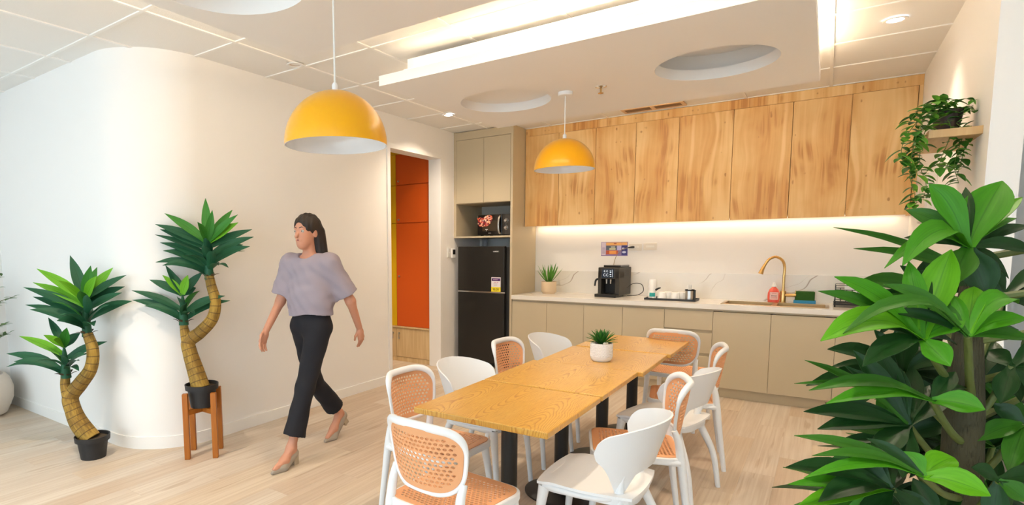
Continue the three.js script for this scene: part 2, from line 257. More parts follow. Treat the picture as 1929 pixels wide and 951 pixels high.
// cove lighting on the ledge of the far panel
const WARM = new THREE.Color(1, .79, .54);
function strip(name, label, x0, x1, y, z0, z1, up, power, glow) {
  const t = thing(name, label, 'light strip', [(x0 + x1) / 2, y, (z0 + z1) / 2]); const w = x1 - x0, d = z1 - z0;
  part('channel', box(-w / 2, w / 2, -.005, .005, -d / 2, d / 2), M.white, t);
  part('diffuser', box(-w / 2 + .002, w / 2 - .002, up > 0 ? .005 : -.009, up > 0 ? .009 : -.005, -d / 2 + .002, d / 2 - .002), std('#fff4e0', .5, { emissive: WARM, emissiveIntensity: glow }), t);
  const l = new THREE.RectAreaLight(WARM, power, w, d); l.name = 'strip_light'; l.position.set(0, up * .014, 0); l.rotation.x = up * Math.PI / 2; t.add(l); return t;
}
strip('led_strip', 'warm cove light strip along the front ledge of the kitchen-side ceiling panel', -1.85, -.13, HS + .078, -3.395, -3.365, 1, LP.cove, 4);
strip('led_strip', 'warm cove light strip along the side ledge of the kitchen-side ceiling panel', -.165, -.135, HS + .078, -5.05, -3.42, 1, LP.cove, 4);
strip('led_strip', 'warm light strip under the oak wall cabinets', -3.0, .52, 1.780, ZW + .05, ZW + .08, -1, LP.under, 5);
for (const [label, x0, x1, z0, z1] of [['back ledge of the window-side ceiling panel', -2.6, -.2, -2.525, -2.495], ['wall-side ledge of the window-side ceiling panel', -2.655, -2.625, -2.45, -.8], ['open-side ledge of the window-side ceiling panel', -.165, -.135, -2.45, -.8], ['cabinet-side ledge of the kitchen-side ceiling panel', -2.6, -.2, -5.175, -5.145]]) strip('led_strip', 'warm cove light strip along the ' + label, x0, x1, HS + .078, z0, z1, 1, LP.cove1, 3);
strip('led_strip', 'faint warm cove light strip along the wall-side ledge of the kitchen-side ceiling panel', -2.67, -2.64, HS + .078, -5.1, -3.9, 1, LP.cove1 * .22, 2);
strip('led_strip', 'dimmer warm cove light strip at the wall end of the kitchen-side panel front ledge', -2.5, -1.86, HS + .078, -3.395, -3.365, 1, LP.cove * .25, 2);
// downlights
function downlight(x, z, label, on, power, cone = .85) {
  const t = thing('downlight', label, 'ceiling light', [x, HC - .004, z]);
  part('trim_ring', lathe([[.044, 0], [.046, -.004], [.062, -.005], [.066, -.001], [.066, .0]], 32), M.white, t);
  if (on) { part('lens', lathe([[0, -.002], [.044, -.002], [.044, .0], [0, .0]], 32), std('#ffffff', .5, { emissive: '#f4f7ff', emissiveIntensity: 6 }), t);
    const s = new THREE.SpotLight(new THREE.Color(1, .83, .64), power, 0, cone, 1, 2); s.position.set(0, -.02, 0); s.target.position.set(0, -2, 0); s.castShadow = true; s.shadow.radius = 2; s.name = 'lamp'; t.add(s, s.target); s.target.name = 'aim'; }
  else part('reflector', lathe([[.044, 0], [.036, .02], [.02, .03], [0, .031]], 32), std('#c9b7a4', .4), t);
  return t;
}
downlight(-3.408, -3.173, 'unlit recessed downlight beside the window-side dropped panel', false);
downlight(-3.372, -5.35, 'small lit downlight above the doorway', true, LP.downL, 1.2);
downlight(.273, -4.92, 'lit downlight above the kitchen end wall', true, LP.down * .5);
downlight(.273, -2.6, 'lit downlight above the broad-leaved palm', true, LP.down);
downlight(-1.4, -2.95, 'lit downlight in the strip between the two dropped panels', true, LP.down);
downlight(-1.4, -5.6, 'lit downlight between the kitchen-side dropped panel and the oak cabinets', true, LP.down);
downlight(.273, -.3, 'lit downlight behind the palm, away from the kitchen', true, LP.down2);
downlight(-3.39, -1.0, 'lit downlight above the floor between the yuccas and the windows', true, LP.down2);
downlight(-1.4, .6, 'lit downlight above the open floor by the windows', true, LP.down2);
downlight(-4.75, -4.7, 'lit downlight in the locker room ceiling', true, LP.locker);
// ---------------------------------------------------------------- kitchen
const CW = 1.6;   // metres covered by the oak texture
const DARKGAP = .003;
{ // tall housing for fridge and microwave
  const t = thing('tall_cabinet', 'tall taupe cabinet housing the fridge and the microwave', 'cabinet', [XL, 0, ZF]);
  const w = XT - XL, d = ZF - ZW, yS = 1.618, yN = 2.045, L = .034;   // local x from the wall, z from the front plane backwards
  part('side_panel', box(0, L, yS, HC, -d + .003, -.002, .002), M.taupe, t);
  part('side_panel', box(w - .03, w, 0, HC, -d + .003, 0, .002), M.taupe, t);
  part('shelf', box(L, w - .03, yS, yS + .022, -d + .003, 0, .002), M.taupe, t);
  part('shelf', box(L, w - .03, yN, yN + .018, -d + .003, -.02, .002), M.taupe, t);
  part('back_panel', box(L, w - .03, yS + .02, yN, -d + .003, -d + .012), std('#b3b2ac', .6), t);
  part('top_filler', box(0.002, w - .03, 2.832, HC - .004, -.35, -.003, .001), M.taupe, t);
  const xm = -3.428 - XL;
  part('door', box(L + .012, xm - .0015, 2.05, 2.828, -.02, 0, .002), M.taupe, t);
  part('door', box(xm + .0015, w - .033, 2.05, 2.828, -.02, 0, .002), M.taupe, t);
  part('face_strip', box(0, L + .009, 2.05, 2.828, -.03, -.004), M.taupe, t);
}
{ // refrigerator
  const t = thing('refrigerator', 'black two-door refrigerator with an energy sticker, in the tall cabinet', 'refrigerator', [-3.788, 0, ZF + .012]);
  const w = .655, yT = 1.512, yM = .945, d = .6;
  part('body', box(.012, w - .004 + .045, .03, yT - .012, -d, -.062, .008), M.fridgeSide, t);
  part('door', box(0, w, yM + .008, yT, -.06, 0, .01), M.fridge, t); part('door', box(0, w, .06, yM - .008, -.06, 0, .01), M.fridge, t);
  part('seam_strip', box(.002, w, yM - .008, yM + .008, -.055, -.02), M.chrome, t);
  for (const x of [.06, w - .02]) part('foot', box(x - .02, x + .02, 0, .035, -.5, -.08), M.black, t);
  const st = part('energy_sticker', new THREE.PlaneGeometry(.128, .178), std('#ffffff', .4, { map: canvasTex(256, 356, (c, w2, h2) => { c.fillStyle = '#eee6ea'; c.fillRect(0, 0, w2, h2); c.fillStyle = '#4a2766'; c.fillRect(12, 26, 232, 66); c.fillStyle = '#f3c7de'; c.font = 'bold 34px sans-serif'; c.fillText('ENERGY', 52, 72); c.fillStyle = '#d48aa0'; c.fillRect(78, 120, 50, 14); c.fillRect(148, 120, 40, 14); c.fillStyle = '#9a8a94'; c.fillRect(60, 160, 110, 8); c.fillRect(70, 190, 90, 8); c.fillStyle = '#f2dc2a'; c.fillRect(0, 240, w2, 116); c.fillStyle = '#2b2a18'; c.font = 'bold 72px sans-serif'; c.fillText('10.31', 34, 324); }) }), t, [w - .11, 1.045, .0012]);
  part('brand_mark', new THREE.PlaneGeometry(.1, .024), std('#ffffff', .4, { map: canvasTex(256, 62, (c) => { c.fillStyle = '#2a2825'; c.fillRect(0, 0, 256, 62); c.fillStyle = '#f0f0f0'; c.font = 'bold 52px sans-serif'; c.fillText('-daBIDC', 14, 50); }) }), t, [w - .11, 1.448, .0012]);
  single('drain_pipe', 'short grey pipe rising behind the refrigerator', 'pipe', lathe([[.0, 0], [.035, 0], [.035, .09], [.042, .09], [.042, .11], [0, .11]], 20), std('#b9bcc0', .5), [-3.70, 1.503, -6.78]);
}
{ // microwave
  const t = thing('microwave', 'black microwave oven with a meat sticker on its door', 'microwave', [-3.30, 1.64, ZF - .05]);
  const w = .475, h = .262, d = .36;
  part('body', box(-w / 2, w / 2, .012, h, -d, -.02, .006), M.blackSoft, t);
  part('door', box(-w / 2, .1, .012, h - .002, -.02, 0, .004), M.blackGloss, t);
  part('control_panel', box(.103, w / 2 - .02, .012, h - .002, -.02, 0, .004), M.blackGloss, t);
  part('door_window', box(-.17, .05, .06, .19, -.001, .0015), std('#3b3125', .25), t);
  const hd = part('handle', sweep([V(.075, .025, .002), V(.07, .05, .022), V(.066, .13, .03), V(.07, .21, .022), V(.075, .238, .002)], [.011, .012, .012, .012, .011], 10, 24), M.steel, t);
  for (const y of [.105, .19]) { const k = part('dial', lathe([[0, .022], [.015, .022], [.018, .0], [0, 0]], 24), M.steel, t, [.155, y - .01, 0], [Math.PI / 2, 0, 0]); part('dial_ring', new THREE.TorusGeometry(.026, .0016, 6, 32), M.chrome, t, [.155, y - .01, .001]); }
  for (const x of [-.2, .2]) for (const z of [-.06, -.3]) part('foot', box(x - .015, x + .015, 0, .014, z - .015, z + .015), M.black, t);
  const sh = new THREE.Shape(); sh.moveTo(-.11, .055); sh.bezierCurveTo(-.05, .07, -.04, .04, .0, .07); sh.bezierCurveTo(.04, .1, .11, .09, .1, .04); sh.bezierCurveTo(.09, -.02, .04, -.06, -.02, -.055); sh.bezierCurveTo(-.08, -.07, -.12, -.03, -.1, .02); sh.bezierCurveTo(-.1, .04, -.12, .04, -.11, .055);
  const g = new THREE.ShapeGeometry(sh, 16), p = g.attributes.position, uv = g.attributes.uv; for (let i = 0; i < p.count; i++) uv.setXY(i, (p.getX(i) + .12) / .24, (p.getY(i) + .075) / .18);
  part('meat_sticker', g, std('#ffffff', .4, { map: canvasTex(256, 192, (c) => { c.fillStyle = '#5a1420'; c.fillRect(0, 0, 256, 192); const r = rng(9); for (let i = 0; i < 70; i++) { c.fillStyle = ['#a52a22', '#d8653a', '#e8a27a', '#7a1626', '#f0c8a8', '#c0392b'][Math.floor(r() * 6)]; c.beginPath(); c.ellipse(r() * 256, r() * 192, 6 + r() * 26, 4 + r() * 10, r() * 3, 0, 7); c.fill(); } c.strokeStyle = '#f6dcd2'; c.lineWidth = 4; for (let i = 0; i < 6; i++) { c.beginPath(); c.moveTo(20 + r() * 160, r() * 180); c.lineTo(60 + r() * 180, r() * 180); c.stroke(); } }) }), t, [-.13, .17, .003]);
  part('sticker_mark', plain([box(-.128, -.092, .078, .082, .001, .0025), box(-.112, -.108, .058, .08, .001, .0025)]), M.white, t);
  part('brand_mark', new THREE.PlaneGeometry(.05, .012), std('#ffffff', .4, { map: canvasTex(128, 32, (c) => { c.fillStyle = '#0d0d0e'; c.fillRect(0, 0, 128, 32); c.fillStyle = '#cfcfcf'; c.font = 'bold 26px sans-serif'; c.fillText('SONETY', 8, 26); }) }), t, [-.065, .035, .0012]);
}
// oak wall cabinets: four units of two doors
{
  const s = [XT + .006, -2.604, -2.172, -1.735, -1.305, -.811, -.324, .111, .553], y0 = 1.752, y1 = 2.832, r = rng(31);
  const where = ['next to the tall taupe cabinet', 'above the coffee machine', 'above the cup tray', 'above the sink, beside the hanging plant'];
  for (let k = 0; k < 4; k++) {
    const a = s[k * 2], b = s[k * 2 + 1], c = s[k * 2 + 2], t = thing('wall_cabinet', 'oak wall cabinet with two plain doors ' + where[k], 'cabinet', [a, 0, ZU], 0, 'oak wall cabinets');
    part('carcass', box(.0015, c - a - .0015, y0 + .034, y1 - .002, ZW - ZU + .002, -.02, .001, CW), M.cabWood, t);
    for (const [u, v] of [[0, b - a], [b - a, c - a]]) part('door', box(u + .0022, v - .0022, y0, y1, -.018, 0, .0015, CW, r(), r()), M.cabWood, t);
  }
  struct('trim_2', box(XT + .002, XR - .002, y1 + .004, HC - .006, ZW, ZU - .012, 0, CW, .3, .2), M.cabWood, 'oak filler strip between the wall cabinets and the ceiling', 'trim');
  struct('trim_3', box(.556, XR - .001, y0, y1 + .004, ZW, ZU - .012, 0, CW, .7, .1), M.cabWood, 'narrow oak filler at the end wall', 'trim');
}
// base cabinets
{
  const yT = .852, yB = .103, xs = [XT + .004, -2.59, -2.154, -1.734, -1.315, -.871, -.389, .096, .578];
  const unit = (x0, x1, label) => { const t = thing('base_cabinet', label, 'cabinet', [x0, 0, ZF], 0, 'taupe base cabinets'); part('carcass', box(.001, x1 - x0 - .001, yB, label.includes('sink') ? .72 : yT + .006, ZW - ZF + .003, -.021), M.taupe, t); part('kick_board', box(.001, x1 - x0 - .001, 0, yB - .002, ZW - ZF + .1, -.05), M.taupe, t); return t; };
  const door = (t, u, v) => part('door', box(u + .0015, v - .0015, yB, yT, -.019, 0, .0015), M.taupe, t);
  let t = unit(xs[0], xs[2], 'taupe base cabinet with two doors next to the refrigerator'); door(t, 0, xs[1] - xs[0]); door(t, xs[1] - xs[0], xs[2] - xs[0]);
  t = unit(xs[2], xs[4], 'taupe base cabinet with two doors under the coffee machine'); door(t, 0, xs[3] - xs[2]); door(t, xs[3] - xs[2], xs[4] - xs[2]);
  t = unit(xs[4], xs[5], 'taupe base cabinet with three drawers'); for (const [a, b] of [[.664, yT], [.430, .634], [yB, .402]]) part('drawer', box(.0015, xs[5] - xs[4] - .0015, a, b, -.019, 0, .0015), M.taupe, t);
  t = unit(xs[5], xs[7], 'taupe base cabinet with two wide doors under the sink'); door(t, 0, xs[6] - xs[5]); door(t, xs[6] - xs[5], xs[7] - xs[5]);
  t = unit(xs[7], xs[8], 'taupe base cabinet with drawers under the dish rack'); for (const [a, b] of [[.442, yT], [yB, .414]]) part('drawer', box(.0015, xs[8] - xs[7] - .0015, a, b, -.019, 0, .0015), M.taupe, t);
}
// worktop with two sink cut-outs, and the marble splashback
const SK = [[-.80, -.40], [-.365, .015]], SZ0 = -6.70, SZ1 = -6.36;
{
  const s = new THREE.Shape([[XT + .002, ZF + .018], [XR - .002, ZF + .018], [XR - .002, ZW + .001], [XT + .002, ZW + .001]].map(([x, z]) => new THREE.Vector2(x, -z)));
  for (const [a, b] of SK) s.holes.push(new THREE.Path([[a, SZ1], [a, SZ0], [b, SZ0], [b, SZ1]].map(([x, z]) => new THREE.Vector2(x, -z))));
  const g = uvBox(planExtrude(s, CT - .048, CT), 2.4), uv = g.attributes.uv; for (let i = 0; i < uv.count; i++) uv.setXY(i, uv.getX(i) + .1, uv.getY(i) * 2);
  single('worktop', 'white marble-look worktop with grey veins on the taupe base cabinets', 'worktop', g, M.marble);
  const g2 = box(XT + .002, XR - .002, CT, 1.195, ZW + .001, ZW + .014, 0, 2.4, .33, .1); const u2 = g2.attributes.uv; for (let i = 0; i < u2.count; i++) u2.setY(i, u2.getY(i) * 2);
  single('splashback', 'low white marble-look splashback with grey veins behind the worktop', 'splashback', g2, M.marble);
  struct('trim_4', box(XT + .004, XR - .002, .859, CT - .049, ZF - .06, ZF - .012), M.taupe, 'recessed taupe rail under the worktop', 'trim');
  const t = thing('sink', 'double bowl brushed sink set into the marble worktop', 'sink', [0, 0, 0]);
  for (const [a, b] of SK) { const y0 = CT - .17, w = .004; const bowl = part('bowl', plain([box(a, b, y0 - w, y0, SZ0, SZ1), box(a, a + w, y0, CT + .003, SZ0, SZ1), box(b - w, b, y0, CT + .003, SZ0, SZ1), box(a, b, y0, CT + .003, SZ0, SZ0 + w), box(a, b, y0, CT + .003, SZ1 - w, SZ1)]), M.sinkSteel, t); part('drain', lathe([[0, .004], [.04, .004], [.045, 0]], 24), M.chrome, bowl, [(a + b) / 2, y0, (SZ0 + SZ1) / 2]); }
  const rim = (a, b, c, d) => box(a, b, CT, CT + .003, c, d, .0012);
  part('rim', plain([rim(-.825, .04, SZ1, SZ1 + .02), rim(-.825, .04, SZ0 - .02, SZ0), rim(-.825, -.8, SZ0 - .02, SZ1 + .02), rim(.015, .04, SZ0 - .02, SZ1 + .02), rim(-.4, -.365, SZ0, SZ1)]), M.sinkSteel, t);
}
{ // faucet
  const t = thing('kitchen_faucet', 'brushed brass gooseneck faucet behind the sink', 'faucet', [-.335, CT, -6.79]);
  part('base', lathe([[0, 0], [.03, 0], [.03, .006], [.026, .008], [.026, .11], [.022, .116], [0, .116]], 24), M.brass, t);
  part('neck', sweep([V(0, .11, 0), V(0, .25, 0), V(0, .36, 0), V(-.02, .42, .01), V(-.075, .455, .025), V(-.13, .43, .045), V(-.165, .37, .055)], [.0125], 12, 60), M.brass, t);
  part('spray_head', sweep([V(-.163, .375, .054), V(-.18, .335, .06), V(-.195, .285, .065)], [.0135, .016, .0235], 14, 10), M.brass, t);
  const l = part('lever', sweep([V(.02, .075, 0), V(.11, .075, .01)], [.017, .015], 12), M.brass, t); part('lever_pin', sweep([V(.1, .075, .01), V(.105, .125, .01)], [.005, .004], 8), M.brass, l);
}
{ // soap
  const t = thing('soap_bottle', 'pink dish soap bottle with a white cap beside the faucet', 'bottle', [-.41, CT, -6.74], .2);
  const g = lathe([[0, 0], [.042, 0], [.05, .008], [.053, .06], [.05, .1], [.036, .135], [.02, .15], [.018, .158], [0, .158]], 32); g.scale(1, 1, .62);
  part('body', g, phys('#f0604e', .25, { clearcoat: .5 }), t);
  part('cap', lathe([[0, .158], [.02, .158], [.02, .172], [.013, .178], [.011, .196], [.006, .203], [0, .203]], 20), M.white, t);
  part('label', sheet(10, 4, (u, v) => { const a = (u - .5) * 1.5; return V(Math.sin(a) * .0535, .03 + v * .075, Math.cos(a) * .0535 * .62 + .0012); }, .0008), std('#ffffff', .5, { map: canvasTex(192, 160, (c) => { c.fillStyle = '#f7cfc6'; c.fillRect(0, 0, 192, 160); c.fillStyle = '#5a1420'; c.font = 'bold 44px sans-serif'; c.fillText('Rinse', 36, 92); c.fillStyle = '#c97a70'; c.fillRect(30, 110, 130, 8); c.fillRect(30, 128, 130, 8); c.fillRect(50, 22, 90, 10); }) }), t);
}
{ // sponge in its holder
  const t = thing('sponge_holder', 'blue sponge caddy on the worktop beside the faucet', 'caddy', [-.155, CT, -6.80]);
  part('tray', plain([box(-.09, .09, 0, .006, -.035, .035, .003), box(-.09, .09, .006, .03, .03, .035, .002), box(-.09, .09, .006, .03, -.035, -.03, .002), box(-.09, -.085, .006, .03, -.03, .03, .002), box(.085, .09, .006, .03, -.03, .03, .002)]), std('#1c7fae', .4), t);
  single('sponge', 'dark green scouring pad standing in the blue caddy', 'sponge', box(-.08, .08, .007, .118, -.022, .022, .012), std('#2d5a1c', .95, { bumpMap: speckTex, bumpScale: .004 }), [-.155, CT, -6.80]);
}
{ // dish rack
  const t = thing('dish_rack', 'black wire dish drying rack at the end of the worktop', 'dish rack', [.28, CT, -6.66]);
  const w = .2, d = .14, r = .003, bar = (a, b) => sweep([V(...a), V(...b)], [r], 6);
  for (const y of [.05, .16, .2]) part('rail', plain([bar([-w, y, d], [w, y, d]), bar([-w, y, -d], [w, y, -d]), bar([-w, y, -d], [-w, y, d]), bar([w, y, -d], [w, y, d])]), M.black, t);
  for (let i = 0; i <= 10; i++) { const x = -w + i * .04; part('wire', plain([bar([x, .05, d], [x, i % 4 ? .16 : .2, d]), bar([x, .05, -d], [x, i % 4 ? .16 : .2, -d]), bar([x, .05, -d], [x, .05, d])]), M.black, t); }
  for (const x of [-w, w]) for (const z of [-d, d]) part('foot', sweep([V(x, 0, z), V(x, .05, z)], [.006], 8), M.black, t);
  part('drip_tray', box(-w - .01, w + .01, .02, .034, -d - .01, d + .01, .004), M.blackSoft, t);
  for (let i = 0; i < 3; i++) single('plate', ['white plate in the black dish rack, next to the cutting board', 'white plate in the black dish rack, between two other plates', 'white plate in the black dish rack, nearest the end wall'][i], 'plate', lathe([[0, 0], [.06, 0], [.09, .012], [.09, .015], [.058, .005], [0, .005]], 32).rotateZ(Math.PI / 2 - .12), M.white, [.33 + i * .045, CT + .148, -6.66], 0, 'plates in the dish rack');
  single('cutting_board', 'white cutting board leaning in the black dish rack', 'cutting board', box(-.06, .06, 0, .16, -.005, .005, .004), M.white, [.205, CT + .055, -6.60], .05);
}
{ // coffee machine
  const t = thing('coffee_machine', 'black fully automatic coffee machine with a lit touch display', 'coffee machine', [-1.975, CT, -6.60], -.12);
  const bd = std('#35322c', .42, { metalness: .2 });
  part('body', plain([box(-.125, .125, .02, .335, -.27, -.06, .008), box(-.125, -.085, .02, .3, -.07, .06, .006), box(.075, .125, .02, .3, -.07, .06, .006), box(-.125, .125, .205, .335, -.07, .06, .008)]), bd, t);
  part('brew_recess', box(-.086, .076, .03, .206, -.068, -.058), M.black, t);
  part('drip_tray', box(-.135, .115, 0, .034, -.09, .125, .006), M.black, t);
  part('bean_lid', box(-.09, .11, .336, .36, -.25, .0, .008), M.blackGloss, t);
  part('display', new THREE.BoxGeometry(.14, .107, .002).translate(-.01, .2685, .0605), std('#ffffff', .2, { map: canvasTex(256, 192, dispDraw), emissive: '#ffffff', emissiveMap: canvasTex(256, 192, dispDraw), emissiveIntensity: .5 }), t);
  part('spout', sweep([V(-.035, .2, .03), V(-.033, .15, .03)], [.012, .009], 10), M.steel, t); part('spout', sweep([V(.015, .2, .03), V(.013, .15, .03)], [.012, .009], 10), M.steel, t);
  part('milk_arm', sweep([V(-.128, .2, .03), V(-.15, .19, .05), V(-.162, .12, .06)], [.012, .012, .009], 10), M.black, t);
  part('side_vent', plain([0, 1, 2, 3].map((i) => box(.1245, .1265, .24 + i * .018, .25 + i * .018, -.2, -.08))), M.black, t);
  function dispDraw(c, w, h) { c.fillStyle = '#16202c'; c.fillRect(0, 0, w, h); c.strokeStyle = c.fillStyle = '#d8e6f4'; c.lineWidth = 7; for (const [x, y, r] of [[64, 52, 16], [118, 52, 16], [62, 128, 24], [122, 128, 24]]) { c.beginPath(); c.arc(x, y, r, .6, 5.4); c.stroke(); } for (const [x, y] of [[170, 40], [172, 70], [170, 110], [174, 146]]) c.fillRect(x, y, 34, 14); c.fillRect(226, 20, 6, 150); }
}
{ // coffee machine cords: power lead to the counter, and one up to the wall plug
  single('power_cord', 'thin black cord looping from the coffee machine onto the worktop', 'cord', sweep([V(-1.825, CT + .1, -6.70), V(-1.76, CT + .15, -6.74), V(-1.68, CT + .14, -6.77), V(-1.66, CT + .07, -6.78), V(-1.70, CT + .025, -6.76), V(-1.77, CT + .014, -6.72), V(-1.82, CT + .012, -6.72)], [.004], 8, 60), M.black);
  const t = thing('plugged_cord', 'pale cord with a black plug running from the wall outlet down behind the coffee machine', 'cord', [0, 0, 0]);
  part('plug', sweep([V(-1.815, 1.487, ZW + .012), V(-1.825, 1.487, ZW + .03), V(-1.875, 1.482, ZW + .035)], [.012, .013, .006], 10, 12), M.black, t);
  part('cable', sweep([V(-1.875, 1.482, ZW + .035), V(-1.95, 1.455, ZW + .03), V(-2.0, 1.4, ZW + .025), V(-2.03, 1.3, ZW + .03), V(-2.04, 1.2, ZW + .04)], [.0035], 6, 40), std('#a08c68', .6), t);
}
// tray with cups, dispenser, glasses
{
  const tz = -6.52, tx = -1.31;
  const t = thing('serving_tray', 'black serving tray holding cups on the worktop', 'tray', [tx, CT, tz]);
  part('base', box(-.25, .25, 0, .008, -.115, .115, .003), M.black, t);
  part('lip', plain([box(-.25, .25, .006, .022, .108, .115, .003), box(-.25, .25, .006, .022, -.115, -.108, .003), box(-.25, -.243, .006, .022, -.108, .108, .003), box(.243, .25, .006, .022, -.108, .108, .003)]), M.black, t);
  const cupG = lathe([[0, .075], [.032, .075], [.037, .072], [.05, 0], [.047, 0], [.034, .07], [0, .071]], 28);
  const cups = [[tx - .085, tz + .04], [tx + .045, tz + .04], [tx - .045, tz - .05], [tx + .085, tz - .055]];
  cups.forEach(([x, z], i) => single('cup', ['white upturned cup at the front edge of the black tray, beside the dispenser', 'white upturned cup at the front edge of the black tray, beside the canister', 'white upturned cup behind the front cups on the black tray, beside the dispenser', 'white upturned cup behind the front cups on the black tray, beside the canister'][i], 'cup', cupG, M.white, [x, CT + .0085, z], 0, 'cups on the tray'));
  const d = thing('sweetener_dispenser', 'tall white dispenser with a teal label and black spout at the tray end', 'dispenser', [tx - .198, CT + .0085, tz - .02]);
  part('body', lathe([[0, 0], [.037, 0], [.04, .004], [.04, .075], [.036, .09], [.044, .12], [.042, .19], [.036, .205], [0, .207]], 32), M.white, d);
  part('label', sheet(8, 2, (u, v) => { const a = (u - .5) * 1.5 + .2; return V(Math.sin(a) * .041, .02 + v * .042, Math.cos(a) * .041); }, .001), std('#2aa6a0', .5), d);
  part('spout', sweep([V(.035, .092, .012), V(.07, .112, .016), V(.088, .117, .018)], [.012, .009, .004], 10, 12), M.black, d);
  const k = thing('glass_caddy', 'steel canister with a black edge at the end of the tray', 'canister', [tx + .18, CT + .0085, tz + .03]);
  part('can', lathe([[0, 0], [.043, 0], [.043, .105], [.04, .105], [.04, .004], [0, .004]], 32), M.steel, k); part('rim_band', lathe([[.044, .098], [.046, .098], [.046, .112], [.044, .112]], 32), M.black, k);
  part('handle', plain([box(.044, .056, .005, .108, -.018, .018, .003)]), M.black, k);
  const gl = phys('#ffffff', .05, { transmission: 1, thickness: 0, ior: 1.45 });
  for (const [x, z] of [[tx + .18, tz + .03]]) single('straw_pack', 'bundle of white paper straws in the steel canister', 'straws', plain(Array.from({ length: 7 }, (_, i) => { const a = i * .9, r0 = i ? .011 : 0; return sweep([V(Math.cos(a) * r0, 0, Math.sin(a) * r0), V(Math.cos(a) * r0 * 1.5, .155, Math.sin(a) * r0 * 1.5)], [.004], 6); })), M.white, [x, CT + .014, z]);
}
// poster, outlets, switches
single('notice', 'small colourful printed notice taped to the wall above the coffee machine', 'notice', new THREE.BoxGeometry(.31, .166, .0015), std('#ffffff', .5, { map: canvasTex(512, 276, (c, w, h) => { c.fillStyle = '#8a76a8'; c.fillRect(0, 0, w, h); c.fillStyle = '#d8cbdc'; c.fillRect(8, 8, 84, 250); c.fillStyle = '#f0b468'; c.fillRect(96, 10, 300, 58); c.fillRect(400, 10, 100, 54); c.fillStyle = '#a8502c'; c.fillRect(246, 20, 50, 22); c.fillStyle = '#56606e'; c.fillRect(98, 72, 204, 88); c.fillStyle = '#dcdcae'; c.fillRect(160, 122, 120, 30); c.fillStyle = '#e8e4c8'; c.fillRect(190, 90, 80, 18); c.fillStyle = '#c8c2ec'; c.fillRect(308, 72, 80, 92); c.fillStyle = '#34347e'; c.fillRect(396, 70, 106, 190); c.fillStyle = '#dfe4ff'; c.fillRect(404, 112, 44, 36); c.beginPath(); c.ellipse(444, 200, 38, 22, 0, 0, 7); c.fill(); c.fillStyle = '#c0552f'; c.fillRect(96, 166, 230, 78); c.fillStyle = '#efa24e'; c.fillRect(160, 170, 136, 66); c.fillStyle = '#8a7aa0'; for (let i = 0; i < 6; i++) c.fillRect(20, 110 + i * 22, 58, 8); }) }), [-2.04, 1.467, ZW + .0006]);
const outlet = (x, y, label, open) => { const t = thing('wall_outlet', label, 'outlet', [x, y, ZW]); part('plate', box(-.072, .072, -.04, .04, 0, .008, .003), std('#e8e0d2', .45), t); if (open) { for (const u of [-.03, .0, .03]) part('socket', box(u - .011, u + .011, -.008, .01, .007, .0095, .001), std('#f4efe4', .4), t); } else part('socket', box(-.045, .045, -.01, .012, .007, .0095, .001), std('#f4efe4', .4), t); return t; };
outlet(-1.80, 1.487, 'beige wall outlet with a black plug in it beside the notice', true); outlet(-1.637, 1.492, 'beige wall outlet with nothing plugged in', false);
{ const t = thing('light_switch', 'white double light switch on the wall beside the refrigerator', 'switch', [XL, 1.438, -6.12]); part('plate', box(0, .008, -.064, .064, -.042, .042, .003), M.white, t); for (const y of [-.028, .028]) part('rocker', box(.007, .011, y - .02, y + .02, -.016, .016, .001), std('#e4e2dc', .4), t); }
{ const t = thing('thermostat', 'white thermostat with a dark screen on the wall beside the refrigerator', 'thermostat', [XL, 1.425, -6.212]); part('housing', box(0, .022, -.06, .06, -.043, .043, .006), M.white, t); part('screen', box(.021, .0235, -.012, .05, -.03, .03, .001), M.black, t); }
{ const t = thing('wall_panel', 'thin grey panel box fixed to the kitchen end wall', 'panel', [XR, 1.83, -5.56]); part('housing', box(-.05, 0, -.18, .16, -.2, .19, .004), std('#c8c0b6', .5), t); part('cover', box(-.056, -.05, -.17, .15, -.19, .18, .002), std('#d6d0c6', .45), t); }
